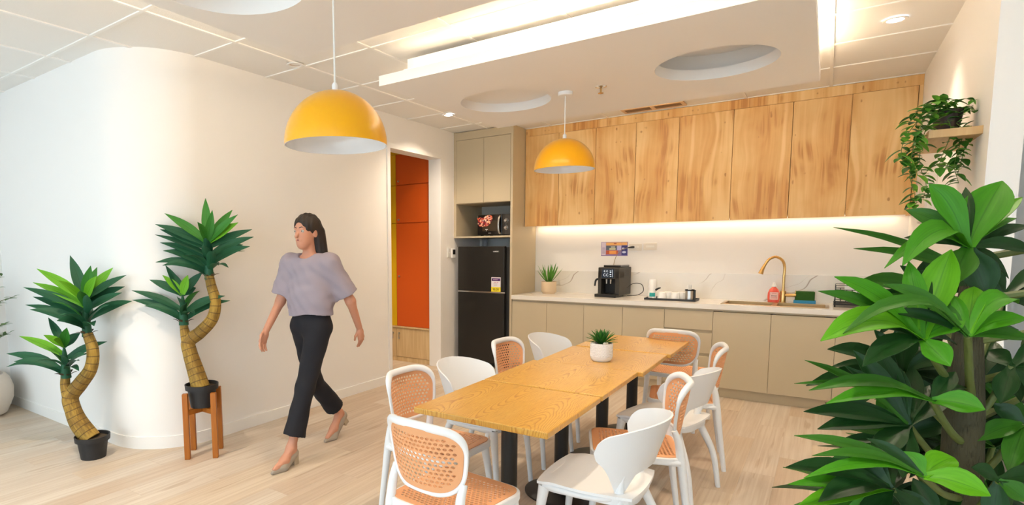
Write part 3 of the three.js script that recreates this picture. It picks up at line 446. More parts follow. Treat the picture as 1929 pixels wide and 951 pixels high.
// ---------------------------------------------------------------- locker room seen through the doorway
{
  const zl = -5.95, x0 = -5.58, cols = [[x0, -5.07, 'lockYellow', 'yellow'], [-5.07, -4.562, 'lockYellow', 'yellow'], [-4.562, -4.03, 'lockOrange', 'orange']], rows = [[.47, 1.818], [1.824, 2.304], [2.31, 2.7]];
  const sets = [['tall yellow locker column beside another yellow one in the locker room', 0], ['tall yellow locker column next to the orange lockers in the doorway', 1], ['tall orange locker column seen through the doorway', 2]];
  for (const [label, k] of sets) {
    const [a, b, mat] = cols[k], t = thing('locker', label, 'locker', [a, 0, zl], 0, 'lockers');
    part('carcass', box(.002, b - a - .002, .468, 2.7, -.45, -.02), M[mat], t);
    rows.forEach(([y0, y1], i) => { const d = part('door', box(.0025, b - a - .0025, y0 + .002, y1 - .001, -.019, 0, .0015), M[mat], t); const ky = [1.131, 1.866, 2.357][i]; part('lock', lathe([[0, .012], [.012, .012], [.014, 0], [0, 0]], 16), M.steel, d, [.045, ky, 0], [Math.PI / 2, 0, 0]); });
    const c = thing('base_cupboard', ['pale wood base cupboard under the innermost yellow locker column', 'pale wood base cupboard under the yellow locker column beside the orange one', 'pale wood base cupboard under the orange locker column'][k], 'cupboard', [a, 0, zl + .012], 0, 'locker base cupboards');
    part('carcass', box(.002, b - a - .002, .06, .45, -.45, -.02, 0, .8), M.paleWood, c); part('kick_board', box(.002, b - a - .002, 0, .06, -.45, -.005, 0, .8), M.paleWood, c); part('top', box(.001, b - a - .001, .45, .468, -.45, .012, .001, .8), M.paleWood, c);
    const d = part('door', box(.003, b - a - .003, .064, .446, -.019, 0, .0015, .8, k * .3), M.paleWood, c), lk = part('lock', lathe([[0, .012], [.012, .012], [.014, 0], [0, 0]], 16), M.steel, d, [k === 2 ? .045 : b - a - .06, .375, 0], [Math.PI / 2, 0, 0]);
    part('key', plain([box(-.004, .004, -.055, .0, .012, .015), box(-.011, .011, -.075, -.05, .012, .015, .002)]), M.steel, d, [k === 2 ? .045 : b - a - .06, .375, 0]);
  }
  struct('trim_5', box(x0, -4.03, 2.704, HC, zl - .45, zl - .005), M.lockYellow, 'yellow bulkhead above the lockers', 'trim');
}
// ---------------------------------------------------------------- pendants, sprinkler, vent
function pendant(x, z, top, y0, label) {     // y0: rim height
  const t = thing('pendant_lamp', label, 'pendant lamp', [x, 0, z]), R = .228, h = .232, prof = [], inn = [];
  for (let i = 0; i <= 20; i++) { const a = i / 20 * Math.PI / 2; prof.push([R * Math.cos(a), y0 + h * Math.sin(a) * (a > 0 ? 1 : 1)]); inn.push([(R - .004) * Math.cos(a), y0 + (h - .004) * Math.sin(a)]); }
  const sh = part('shade', lathe([[R, y0 - .006], ...prof], 56), M.yellow, t); part('inner_shade', lathe([...inn.slice().reverse(), [R - .004, y0 - .006], [R, y0 - .006]], 56), M.lampIn, sh);
  part('cap', lathe([[0, y0 + h], [.014, y0 + h], [.014, y0 + h + .025], [.008, y0 + h + .035], [0, y0 + h + .035]], 20), M.white, t);
  part('cord', sweep([V(0, y0 + h + .03, 0), V(0, top - .02, 0)], [.0045], 8), M.cord, t);
  part('ceiling_rose', lathe([[0, top - .028], [.05, top - .028], [.055, top - .024], [.055, top], [0, top]], 32), M.white, t);
  part('lamp_holder', lathe([[0, y0 + .13], [.018, y0 + .13], [.02, y0 + .215], [0, y0 + .22]], 20), M.white, t); part('bulb', lathe([[0, y0 + .055], [.02, y0 + .06], [.03, y0 + .085], [.022, y0 + .115], [.014, y0 + .132], [0, y0 + .132]], 24), std('#f4f4f2', .3), t);
  return t;
}
pendant(-1.79, -1.9, HS, 1.962, 'yellow dome pendant lamp hanging above the floor beside the walking person');
pendant(-1.68, -4.345, HS, 2.10, 'yellow dome pendant lamp hanging in front of the oak cabinets');
{ const t = thing('sprinkler', 'small brass sprinkler head under the kitchen-side ceiling panel', 'sprinkler', [-1.413, HS, -4.356]); part('escutcheon', lathe([[.012, -.012], [.04, -.004], [.042, 0], [0, 0]], 24), M.chrome, t); part('deflector', lathe([[0, -.05], [.02, -.05], [.02, -.047], [.006, -.044], [.006, -.01], [0, -.01]], 16), M.brass, t); }
{ const t = thing('ceiling_vent', 'pale slotted air vent in the ceiling by the oak cabinets', 'vent', [-1.52, HC, -6.35]); part('frame', plain([box(-.3, .3, -.02, -.004, -.1, -.07), box(-.3, .3, -.02, -.004, .07, .1), box(-.3, -.27, -.02, -.004, -.07, .07), box(.27, .3, -.02, -.004, -.07, .07), box(-.02, .02, -.02, -.004, -.07, .07)]), std('#d9b892', .6), t); for (let i = 0; i < 4; i++) part('slat', box(-.27, .27, -.018, -.006, -.06 + i * .034, -.045 + i * .034), std('#8a6a48', .6), t); }
// ---------------------------------------------------------------- tables
const TT = .728;
function makeTable() {
  const t = thing('dining_table', '', 'table', [0, 0, 0], 0, 'square oak tables pushed together');
  const g = new RoundedBoxGeometry(.688, .03, .696, 3, .006); g.translate(0, TT - .015, 0); uvBox(g, .7, .5, .5); part('table_top', g, M.tableTop[0], t);
  part('column', sweep([V(0, .02, 0), V(0, TT - .04, 0)], [.041], 24), M.black, t);
  part('base_plate', lathe([[0, .022], [.05, .02], [.2, .014], [.215, .008], [.215, 0], [0, 0]], 40), M.black, t);
  part('mount_plate', box(-.15, .15, TT - .042, TT - .0301, -.15, .15, .003), M.black, t);
  return t;
}
{
  const zs = [-2.540, -3.247, -3.952, -4.652], xs = [-1.241, -1.239, -1.217, -1.2], lb = ['square oak table at the head of the row, farthest from the kitchen', 'square oak table next to the one carrying the potted succulent, away from the kitchen', 'square oak table carrying the potted succulent', 'square oak table at the end of the row by the kitchen cabinets'];
  const t0 = makeTable();
  zs.forEach((z, i) => { const t = i ? copy(t0, [xs[i], i * .0015, z], i % 2 ? Math.PI + .004 : .006 * i, lb[i]) : t0; if (!i) { t.position.set(xs[0], 0, z); t.userData.label = lb[0]; } t.position.y = 0; const top = t.children.find((c) => c.name === 'table_top'); top.material = M.tableTop[i % 2]; t.scale.y = [1, 1.004, 1.0, 1.007][i]; });
}
// ---------------------------------------------------------------- chairs
const SH = .452;   // seat height
function roundedOutline(wf, wr, d, r, n = 8) {   // trapezoid with round corners, front at +y (shape plane)
  const c = [[wf / 2, d / 2], [-wf / 2, d / 2], [-wr / 2, -d / 2], [wr / 2, -d / 2]], out = [];
  for (let i = 0; i < 4; i++) { const p = new THREE.Vector2(...c[i]), a = new THREE.Vector2(...c[(i + 3) % 4]).sub(p).normalize(), b = new THREE.Vector2(...c[(i + 1) % 4]).sub(p).normalize(), s = p.clone().addScaledVector(a, r), e = p.clone().addScaledVector(b, r); for (let k = 0; k <= n; k++) { const t = k / n; out.push(s.clone().multiplyScalar((1 - t) * (1 - t)).addScaledVector(p, 2 * t * (1 - t)).addScaledVector(e, t * t)); } }
  return out;
}
const insideBy = (poly, x, y, m) => { let ins = false, dm = 1e9; for (let i = 0, j = poly.length - 1; i < poly.length; j = i++) { const a = poly[i], b = poly[j]; if ((a.y > y) !== (b.y > y) && x < (b.x - a.x) * (y - a.y) / (b.y - a.y) + a.x) ins = !ins; const dx = b.x - a.x, dy = b.y - a.y, t = Math.max(0, Math.min(1, ((x - a.x) * dx + (y - a.y) * dy) / (dx * dx + dy * dy || 1e-9))); dm = Math.min(dm, Math.hypot(x - a.x - t * dx, y - a.y - t * dy)); } return ins && dm > m; };
const clipTo = (poly, x0, x1, y0, y1) => {   // cut a convex outline to a rectangle
  let q = poly; for (const [k, lim, sg] of [['x', x0, 1], ['x', x1, -1], ['y', y0, 1], ['y', y1, -1]]) { const out = []; for (let i = 0; i < q.length; i++) { const a = q[i], b = q[(i + 1) % q.length], da = (a[k] - lim) * sg, db = (b[k] - lim) * sg; if (da >= 0) out.push(a); if ((da > 0 && db < 0) || (da < 0 && db > 0)) out.push(a.clone().lerp(b, da / (da - db))); } q = out; } return q; };
function perforated(poly, px, py, margin, hw, hh, th) {   // small cells, each with its hole, so that the panel can be bent
  const gs = []; let row = 0;
  for (let y = -.3; y < .3; y += py, row++) for (let x = -.3 + (row % 2 ? px / 2 : 0); x < .3; x += px) {
    const c = clipTo(poly, x - px / 2, x + px / 2, y - py / 2, y + py / 2).filter((p, i, a) => p.distanceTo(a[(i + 1) % a.length]) > 1e-5); if (c.length < 3 || Math.abs(THREE.ShapeUtils.area(c)) < 1e-7) continue;
    const s = new THREE.Shape(c); if (insideBy(poly, x, y, margin)) s.holes.push(new THREE.Path([0, 1, 2, 3, 4, 5].map((k) => new THREE.Vector2(x + Math.cos(-k * Math.PI / 3) * hw, y + Math.sin(-k * Math.PI / 3) * hh))));
    const g = new THREE.ExtrudeGeometry(s, { depth: th, bevelEnabled: false }); g.clearGroups(); gs.push(g);
  }
  return mergeGeometries(gs);
}
const bend = (g, f) => { const p = g.attributes.position, v = V(); for (let i = 0; i < p.count; i++) { v.fromBufferAttribute(p, i); f(v); p.setXYZ(i, v.x, v.y, v.z); } g.computeVertexNormals(); return toCreasedNormals(g, .7); };
const offset = (poly, m) => { const c = new THREE.Vector2(); return poly.map((p, i) => { const a = poly[(i + poly.length - 1) % poly.length], b = poly[(i + 1) % poly.length], t = b.clone().sub(a).normalize(); return new THREE.Vector2(p.x + t.y * m, p.y - t.x * m); }); };
function closedSweep(pts, rad, seg = 10, steps = 96, sq = 1) { const c = new THREE.CatmullRomCurve3(pts, true, 'centripetal'); const P = [], R = []; for (let i = 0; i <= steps; i++) { P.push(c.getPoint(i / steps)); } const pos = [], idx = []; const tan = (i) => c.getTangent((i % steps) / steps); const cen = P.reduce((a, p) => a.add(p), V()).multiplyScalar(1 / P.length);
  for (let i = 0; i <= steps; i++) { const t = tan(i), o = P[i].clone().sub(cen); const nn = o.addScaledVector(t, -o.dot(t)).normalize(), bb = V().crossVectors(t, nn), r = rad(P[i], i / steps); for (let j = 0; j < seg; j++) { const th = j / seg * Math.PI * 2; const q = P[i].clone().addScaledVector(nn, Math.cos(th) * r).addScaledVector(bb, Math.sin(th) * r * sq); pos.push(q.x, q.y, q.z); } }
  for (let i = 0; i < steps; i++) for (let j = 0; j < seg; j++) { const a = i * seg + j, b = i * seg + (j + 1) % seg, k = seg; idx.push(a, b, a + k, b, b + k, a + k); }
  const g = new THREE.BufferGeometry(); g.setAttribute('position', new THREE.Float32BufferAttribute(pos, 3)); g.setAttribute('uv', new THREE.Float32BufferAttribute(new Float32Array(pos.length / 3 * 2), 2)); g.setIndex(idx); g.computeVertexNormals(); return g; }
const seatPoly = roundedOutline(.43, .385, .42, .075);
const wPlastic = M.whitePlastic;
function seatRing(poly, y0, y1, out, inn) { const s = new THREE.Shape(offset(poly, out)); if (inn !== null) s.holes.push(new THREE.Path(offset(poly, -inn).reverse())); const g = new THREE.ExtrudeGeometry(s, { depth: y1 - y0 - .008, bevelEnabled: true, bevelThickness: .004, bevelSize: .004, bevelSegments: 2 }); g.rotateX(Math.PI / 2); g.translate(0, y1 - .004, 0); return g; }
// shape (x, y) -> world (x, ., z = y) after rotateX(+90 deg)
function makeCaneChair() {
  const t = thing('cane_chair', '', 'chair', [0, 0, 0], 0, 'perforated back chairs');
  const zb = (y) => -.195 - (y - .45) * .17, bz = (x, y) => zb(y) - .012 + 1.9 * x * x;
  // seat
  const sp = perforated(seatPoly, .0215, .018, .026, .0088, .0064, .004); sp.rotateX(Math.PI / 2); sp.translate(0, SH + .002, 0);
  part('seat', bend(sp, (v) => { v.y -= .010 * (1 - Math.min(1, (v.x * v.x + v.z * v.z) / .045)); }), M.peach, t);
  part('seat_frame', seatRing(seatPoly, SH - .036, SH - .002, .010, .018), wPlastic, t);
  // back
  const bp = roundedOutline(.40, .335, .262, .105, 12).map((p) => new THREE.Vector2(p.x, p.y)); const cy = .668;
  const pg = perforated(bp, .0215, .018, .022, .0088, .0064, .004);
  part('back_panel', bend(pg, (v) => { const y = v.y + cy; v.set(v.x, y, v.z + bz(v.x, y) - .0025); }), M.peach, t);
  const loop = offset(bp, .008).filter((_, i) => i % 2 === 0).map((p) => V(p.x, p.y + cy, bz(p.x, p.y + cy)));
  part('back_frame', closedSweep(loop, (p) => .0095 + .0095 * ss(cy + .03, cy + .13, p.y), 12, 120, .85), wPlastic, t);
  for (const s of [-1, 1]) {
    part('leg', sweep([V(s * .196, 0, -.262), V(s * .19, .22, -.232), V(s * .183, .43, -.205), V(s * .178, .53, -.19), V(s * .180, .585, bz(.18, .585))], [.0145, .0175, .022, .019, .014], 12, 40), wPlastic, t);
    part('leg', sweep([V(s * .208, 0, .225), V(s * .197, .25, .2), V(s * .185, .43, .175)], [.0145, .018, .024], 12, 20), wPlastic, t);
    part('side_rail', sweep([V(s * .19, .425, -.2), V(s * .198, .425, -.1), V(s * .203, .425, .1), V(s * .19, .425, .17)], [.018, .014, .014, .018], 10, 20), wPlastic, t);
  }
  return t;
}
function makeShellChair() {
  const t = thing('shell_chair', '', 'chair', [0, 0, 0], 0, 'white shell chairs');
  const poly = roundedOutline(.45, .37, .43, .09), thm = 1.4;
  // seat pan
  const sg = new THREE.Shape(offset(poly, .012)); const pan = new THREE.ExtrudeGeometry(sg, { depth: .006, bevelEnabled: true, bevelThickness: .004, bevelSize: .004, bevelSegments: 2, steps: 1 });
  part('seat', sheet(28, 28, (u, v) => { const a = u * 2 - 1, b = v * 2 - 1, x = a * Math.sqrt(1 - b * b * .15) * 1.0, z = b * Math.sqrt(1 - a * a * .15), w = .228 - .022 * (b < 0 ? -b : 0); const r2 = Math.min(1, x * x + z * z); return V(x * w, SH - .014 * Math.max(0, 1 - r2) - .012 * ss(.6, 1, b) , z * .222); }, .012), wPlastic, t);
  // apron
  part('apron', seatRing(roundedOutline(.415, .345, .40, .1), SH - .045, SH - .004, .004, .018), wPlastic, t);
  // wrap-around back
  const top = (q) => .778 - .075 * q * q, bot = (q) => { const a = Math.abs(q); return a < .38 ? .565 - .02 * (a / .38) ** 2 : a < .6 ? .545 - .095 * ss(.38, .54, a) : .45 + .135 * ss(.6, .92, a) ** .9; };
  const R = (y) => .212 + (y - .45) * .215, pos = (q, y) => { const th = q * thm, r = R(y); return V(Math.sin(th) * r, y, .005 - Math.cos(th) * r * .98 - (y - .45) * .10); };
  part('shell_back', sheet(64, 12, (u, v) => { const q = u * 2 - 1, a = Math.abs(q), e = Math.max(0, (a - .84) / .16), k = Math.sqrt(Math.max(0, 1 - e * e)), m = (top(q) * .5 + bot(q) * .5), hh = (top(q) - bot(q)) * .5; return pos(q * .985, m + hh * Math.max(.02, k) * (v * 2 - 1)); }, .0075), wPlastic, t);
  for (const s of [-1, 1]) {
    const j = pos(s * .56, .54), k = pos(s * .57, .465);
    part('leg', sweep([V(s * .205, 0, -.262), V(s * .195, .22, -.225), V(k.x, .43, k.z), V(k.x, .5, k.z - .003), j], [.0145, .018, .024, .017, .005], 12, 40), wPlastic, t);
    part('leg', sweep([V(s * .21, 0, .222), V(s * .2, .25, .2), V(s * .188, .425, .178)], [.0145, .018, .026], 12, 20), wPlastic, t);
    part('side_rail', sweep([V(k.x, .435, k.z + .005), V(s * .2, .43, -.06), V(s * .212, .43, .1), V(s * .19, .43, .175)], [.02, .015, .015, .02], 10, 20), wPlastic, t);
  }
  return t;
}
{
  const cane = makeCaneChair(), shell = makeShellChair(), R = Math.PI / 2;
  const list = [
    [cane, -1.245, -2.015, Math.PI - .10, 'white chair with perforated tan back at the table head farthest from the kitchen'],
    [cane, -1.655, -2.52, R + .06, 'white chair with perforated tan back on the wall side of the first table'],
    [cane, -1.67, -3.76, R + .1, 'white chair with perforated tan back on the wall side, standing before the refrigerator'],
    [cane, -.975, -5.19, .05, 'white chair with perforated tan back at the end of the row by the drawers'],
    [cane, -.775, -4.33, -R - .2, 'white chair with perforated tan back between the shell chair and the sink cabinet'],
    [cane, -.785, -3.10, -R - .35, 'white chair with perforated tan back between the two white shell chairs opposite the wall'],
    [shell, -1.69, -3.10, R - .05, 'white shell chair with wrap-around back on the wall side of the second table'],
    [shell, -1.665, -4.42, R - .1, 'white shell chair with wrap-around back on the wall side near the taupe cabinets'],
    [shell, -.77, -3.74, -R - .2, 'white shell chair with wrap-around back between two perforated chairs, facing the doorway wall'],
    [shell, -.80, -2.55, -R, 'white shell chair with wrap-around back at the first table, its broad seat fully in view'],
  ];
  const seen = new Set(); for (const [p, x, z, a, l] of list) { if (seen.has(p)) copy(p, [x, 0, z], a, l); else { p.position.set(x, 0, z); p.rotation.y = a; p.userData.label = l; seen.add(p); } }
}
// ---------------------------------------------------------------- plants
const rl = rng(2024);
function leafTo(parent, base, tip, width, arch, mat, prof = P_YUCCA, fold = .16, name = 'leaf', toward = null) {
  const d = tip.clone().sub(base), L = d.length(), up = V(0, 1, 0), m1 = base.clone().addScaledVector(d, .35).addScaledVector(up, arch * L), m2 = base.clone().addScaledVector(d, .7).addScaledVector(up, arch * L * .85);
  let side = V().crossVectors(d, up); if (side.lengthSq() < 1e-4 * L * L || toward) side = toward ? V().crossVectors(d, toward) : V(1, 0, 0); side.normalize();
  return part(name, blade([base, m1, m2, tip], width, fold, side, prof, 9), mat, parent);
}
function yucca(label, D, pot, trunk, trunkR, twig, twigR, crowns, potLift) {
  const root = thing('yucca_plant', label, 'plant', [pot.x, pot.y, pot.z]), L = (px, py, d = 0) => at(px, py, D + d).sub(root.position);
  part('pot', lathe([[0, .012], [.078, .012], [.08, 0], [.083, 0], [.1, .125], [.115, .128], [.118, .165], [.11, .165], [.105, .14], [0, .14]], 40), M.potBlack, root);
  part('soil', lathe([[0, .146], [.06, .145], [.104, .141]], 28), M.soil, root);
  const tp = trunk.map(([x, y, d]) => L(x, y, d || 0)); tp[0].set(tp[0].x * .3, .13, 0);
  part('trunk', sweep(tp, trunkR, 14, 60), M.trunk, root); part('trunk', sweep(twig.map(([x, y, d]) => L(x, y, d || 0)), twigR, 12, 30), M.trunk, root);
  const clear = (p) => { const w = p.clone().add(root.position), dx = w.x + 4.356, dz = w.z + 2.59, r = Math.hypot(dx, dz); if (dx > 0 && dz > 0 && r < .545) { w.x = -4.356 + dx / r * .545; w.z = -2.59 + dz / r * .545; } else if (dx <= 0 && w.z < ZWING + .04) w.z = ZWING + .04; else if (dz <= 0 && w.x < XL + .04) w.x = XL + .04; return w.sub(root.position); };
  const view = camera.position.clone().sub(pot).setY(0).normalize();
  for (const [cx, cy, tips, n, len, w] of crowns) {
    const c = L(cx, cy), h = len * .42;
    for (const [x, y, d, tone] of tips) { const tip = clear(L(x, y, d)), el = ss(-.1, .95, (tip.y - c.y) / len); const hd = Math.hypot(tip.x - c.x, tip.z - c.z), b = c.clone().add(V(0, Math.max(0, Math.min(len * .62, tip.y - c.y - .42 * hd)), 0)); leafTo(root, b, tip, w * (.85 + .26 * rl()), .16 - .13 * el, tone === 2 ? M.yuccaLight : tone === 1 ? M.yuccaMid : M.yuccaDark, P_YUCCA, .14, 'leaf', V(view.x + (rl() - .5) * .6, .75, view.z + (rl() - .5) * .6).normalize()); }
    for (let i = 0; i < n; i++) { const a = i / n * Math.PI * 2 + rl() * .5, el = .1 + .75 * (i % 3) / 3 + rl() * .1, dir = V(Math.cos(a) * Math.cos(el), Math.sin(el), Math.sin(a) * Math.cos(el)); const b = c.clone().add(V(0, .02 + h * .5 * el, 0)); let tip = b.clone().addScaledVector(dir, len * (.62 + .2 * rl())); const wp = root.position.clone().add(tip); if (wp.z < ZWING + .03 && wp.x < XL + .03) continue; if (wp.x < XL + .02 && wp.z < -2.2) continue; leafTo(root, b, tip, w, .12, el > .55 ? M.yuccaMid : M.yuccaDark); }
    part('crown_stub', sweep([c.clone().add(V(0, -.03, 0)), c.clone().add(V(0, len * .3, 0)), c.clone().add(V(0, len * .62, 0))], [.036, .026, .006], 10, 8), M.yuccaDark, root);
    for (let i = 0; i < 6; i++) { const a = i * 1.05, b = c.clone().add(V(Math.cos(a) * .028, -.01, Math.sin(a) * .028)); leafTo(root, b, b.clone().add(V(Math.cos(a) * .045, .012 + .02 * rl(), Math.sin(a) * .045)), .03, .1, std('#4b4028', .9), P_LEAF, .1, 'dry_leaf'); }
  }
  return root;
}
yucca('two-headed yucca in a black pot standing on the floor', 4.15, V(-4.235, 0, -1.86),
  [[156, 818], [148, 795], [138, 772], [133, 748], [152, 722], [171, 694], [175, 660], [165, 628]], [.07, .064, .056, .056, .052, .046, .042, .036], [[130, 748], [123, 724], [124, 704]], [.046, .034, .03],
  [[164, 626, [[132, 481, .02, 0], [171, 500, -.1, 1], [183, 503, .05, 1], [213, 504, .0, 2], [238, 518, -.05, 0], [241, 539, .03, 0], [230, 551, -.12, 0], [249, 567, -.02, 0], [206, 574, -.3, 0], [69, 506, -.02, 2], [110, 528, -.25, 2], [62, 532, .03, 2], [44, 541, -.05, 0], [62, 559, .0, 0], [48, 574, -.03, 0], [56, 583, -.12, 0], [107, 604, -.2, 0], [150, 548, -.32, 1], [182, 520, -.2, 2], [165, 556, -.36, 0]], 7, .38, .078],
   [124, 704, [[91, 598, .0, 0], [126, 617, -.1, 1], [82, 631, -.1, 2], [36, 633, .0, 2], [12, 666, -.02, 0], [26, 681, -.08, 0], [12, 691, -.03, 0], [151, 627, .02, 0], [202, 643, .03, 0], [161, 667, -.2, 0], [112, 668, -.26, 0], [100, 640, -.16, 2]], 5, .33, .07]]);
yucca('two-headed yucca in a black pot on the wooden plant stand', 4.17, V(-3.626, .362, -2.374),
  [[376, 716], [366, 690], [358, 664], [355, 644], [377, 626], [400, 600], [406, 570], [398, 538], [394, 520]], [.066, .058, .052, .05, .046, .043, .04, .036, .034], [[353, 645], [347, 618], [346, 604]], [.042, .03, .027],
  [[394, 518, [[387, 373, .02, 1], [400, 396, -.1, 1], [438, 395, .05, 1], [448, 404, -.08, 1], [449, 419, -.05, 2], [475, 432, .02, 0], [478, 446, -.03, 0], [458, 461, .04, 0], [471, 464, -.1, 0], [310, 402, -.03, 1], [295, 423, .0, 0], [304, 433, .05, 0], [292, 442, -.05, 0], [303, 457, .02, 0], [307, 472, -.05, 0], [293, 494, -.06, 0], [306, 500, -.1, 0], [388, 448, -.34, 0], [384, 462, -.36, 0], [402, 474, -.34, 0], [372, 418, -.15, 1]], 5, .38, .074],
   [346, 604, [[312, 499, .02, 0], [320, 510, .04, 0], [306, 518, -.05, 2], [354, 518, -.08, 2], [382, 512, .0, 0], [369, 542, .03, 0], [434, 566, .04, 0], [424, 557, -.02, 0], [249, 565, -.03, 0], [255, 546, .02, 0], [286, 526, .03, 0], [272, 576, -.08, 0], [335, 560, -.28, 0], [350, 572, -.26, 0]], 3, .31, .066]]);
{ // wooden plant stand
  const c = V(-3.626, 0, -2.374), t = thing('plant_stand', 'four-legged wooden plant stand under the taller yucca', 'plant stand', [c.x, 0, c.z], .78);
  const h = .105, top = .478, leg = .019;
  for (const [x, z] of [[1, 1], [1, -1], [-1, 1], [-1, -1]].map(([a, b]) => [a * .097, b * .097])) { const g = box(-leg, leg, 0, top, -leg, leg, .003, .3, rl(), rl()); part('leg', g, M.standWood, t, [x, 0, z]); }
  const r = .095; part('cross_bar', box(-r * 1.38, r * 1.38, -.018, .018, -.012, .012, .002, .3), M.standWood, t, [0, .338, 0], [0, Math.PI / 4, 0]); part('cross_bar', box(-r * 1.38, r * 1.38, -.018, .018, -.012, .012, .002, .3), M.standWood, t, [0, .3381, 0], [0, -Math.PI / 4, 0]);
}
{ // olive tree at the picture's left edge
  const t = thing('olive_tree', 'leafy olive tree in a large beige planter by the far wall', 'plant', [-6.15, 0, -1.75]);
  part('planter', lathe([[0, 0], [.16, 0], [.2, .02], [.255, .15], [.262, .25], [.235, .34], [.2, .38], [.185, .38], [.19, .33], [0, .33]], 44), std('#d8cabb', .75, { bumpMap: speckTex, bumpScale: .002 }), t);
  part('soil', lathe([[0, .345], [.186, .34]], 24), M.soil, t); part('trunk', sweep([V(0, .33, 0), V(.02, .6, .01), V(-.01, .85, -.01), V(.01, 1.15, 0)], [.024, .018, .014, .008], 8, 24), std('#6a5a44', .85), t);
  for (let i = 0; i < 16; i++) { const y = .62 + (i / 16) * .62, a = i * 2.4, o = V(Math.cos(a), .35, Math.sin(a) * .8), b = V(0, y - .08, 0), e = b.clone().addScaledVector(o, .33 + .14 * rl()); if (e.z < -.26) e.z = -.26; if (e.x < -.24) e.x = -.24; const br = part('branch', sweep([b, b.clone().lerp(e, .5).add(V(0, .02, 0)), e], [.005, .004, .002], 5, 8), std('#6a6a48', .8), t);
    for (let k = 0; k < 18; k++) { const p = b.clone().lerp(e, .3 + .7 * k / 17), q = rl() * 6.28, tip = p.clone().add(V(Math.cos(q) * .065, .03 * rl() + .0, Math.sin(q) * .065)); if (tip.z < -.3) tip.z = -.3; leafTo(br, p, tip, .026, .05, M.olive, P_LEAF, .1); } }
}
{ // broad-leaved palm in front of the kitchen
  const D0 = 1.235, base = at(1822, 719, D0), t = thing('lady_palm', 'large broad-leaved lady palm with glossy green fans in front of the kitchen wall', 'plant', [base.x + .01, 0, base.z]), o = t.position, L = (x, y, d) => at(x, y, D0 + d).sub(o);
  part('planter', lathe([[0, 0], [.13, 0], [.14, .01], [.17, .3], [.172, .32], [.16, .32], [.155, .29], [0, .29]], 40), M.potBeige, t); part('soil', lathe([[0, .3], [.156, .296]], 24), M.soil, t);
  part('trunk', sweep([V(0, .28, 0), V(.008, .6, .0), V(-.004, .9, .004), L(1816, 780, 0), L(1822, 640, 0), L(1826, 540, .01)], [.044, .042, .038, .034, .026, .016], 12, 40), M.palmTrunk, t);
  const trunkAt = (y) => V(0, y, 0);
  const fan = (hx, hy, d, tone, leaves) => {
    const h = L(hx, hy, d), s = trunkAt(Math.max(.5, h.y - .12 - .06 * rl())); const pt = part('petiole', sweep([s, s.clone().lerp(h, .5).add(V(0, -.012, 0)), h], [.0085, .007, .006], 8, 14), M.palmStem, t);
    const more = []; leaves.forEach((q, i) => { const r = leaves[(i + 1) % leaves.length], a0 = Math.atan2(q[1] - hy, q[0] - hx), a1 = Math.atan2(r[1] - hy, r[0] - hx), da = Math.atan2(Math.sin(a1 - a0), Math.cos(a1 - a0)); if (Math.abs(da) > .3 && Math.abs(da) < 1.5) { const a = a0 + da * .5, len = .45 * (Math.hypot(q[0] - hx, q[1] - hy) + Math.hypot(r[0] - hx, r[1] - hy)) * .9; more.push([hx + Math.cos(a) * len, hy + Math.sin(a) * len, .04, 20, .05, q[5] === 3 ? 0 : 2]); } });
    for (const [x, y, dd, w, arch, tn] of [...leaves, ...more]) leafTo(t, h, L(x, y, d + dd), (w > 45 ? w * 1.1 : w * 1.08) * (D0 + d) / F, arch * 1.25 + .015, M.palm[tn ?? tone], P_PALM, .2, 'leaflet', camera.position.clone().sub(o).sub(h).add(V(0, .9, 0)).normalize());
  };
  fan(1823, 466, -.09, 0, [[1750, 347, .02, 40, .10], [1888, 341, .02, 62, .02, 0], [1926, 372, .05, 30, .03, 3], [1940, 425, .04, 26, .02, 2], [1700, 500, -.03, 44, .22, 0], [1706, 395, .07, 32, .06, 1], [1666, 505, .0, 22, .16, 0], [1790, 540, -.04, 48, .0, 1], [1860, 560, -.02, 50, .02, 2], [1960, 480, .0, 30, .05, 2]]);
  fan(1736, 638, -.14, 0, [[1572, 521, .0, 34, .06, 0], [1541, 548, .0, 26, .05, 1], [1546, 642, -.04, 52, .11, 3], [1712, 492, .05, 34, .02, 0], [1792, 470, .03, 52, .02, 3], [1625, 690, -.05, 40, .05, 2], [1820, 600, -.02, 44, .05, 0], [1790, 690, -.05, 40, .0, 0]]);
  fan(1823, 632, -.17, 3, [[1588, 628, -.02, 26, .18, 1], [1664, 535, .03, 26, .07, 1], [1918, 572, .02, 40, .2, 0], [1935, 600, .0, 34, .06, 0], [1945, 640, .0, 30, .03, 1], [1835, 540, .05, 36, .06, 3], [1740, 560, .06, 30, .02, 1]]);
  fan(1756, 755, -.10, 1, [[1496, 722, .02, 14, .03, 1], [1524, 735, -.02, 26, .07, 1], [1556, 760, -.04, 30, .05, 0], [1856, 772, -.05, 42, .04, 0], [1800, 700, .02, 30, .0, 2]]);
  fan(1711, 800, -.03, 2, [[1514, 775, -.02, 34, .02, 2], [1540, 808, -.04, 36, .02, 2], [1516, 678, .02, 16, .05, 1], [1608, 660, .05, 34, .03, 2], [1650, 650, .08, 34, .02, 2], [1720, 690, .08, 36, .0, 2], [1790, 740, .02, 36, .0, 2], [1640, 870, -.08, 40, .0, 2], [1700, 900, -.06, 36, -.02, 2]]);
  fan(1739, 897, -.16, 0, [[1496, 820, .03, 22, .04, 1], [1530, 858, -.02, 20, .06, 1], [1514, 900, -.03, 22, .07, 0], [1866, 934, -.05, 46, .05, 3], [1797, 862, .02, 44, .05, 3], [1700, 850, .03, 40, .0, 0]]);
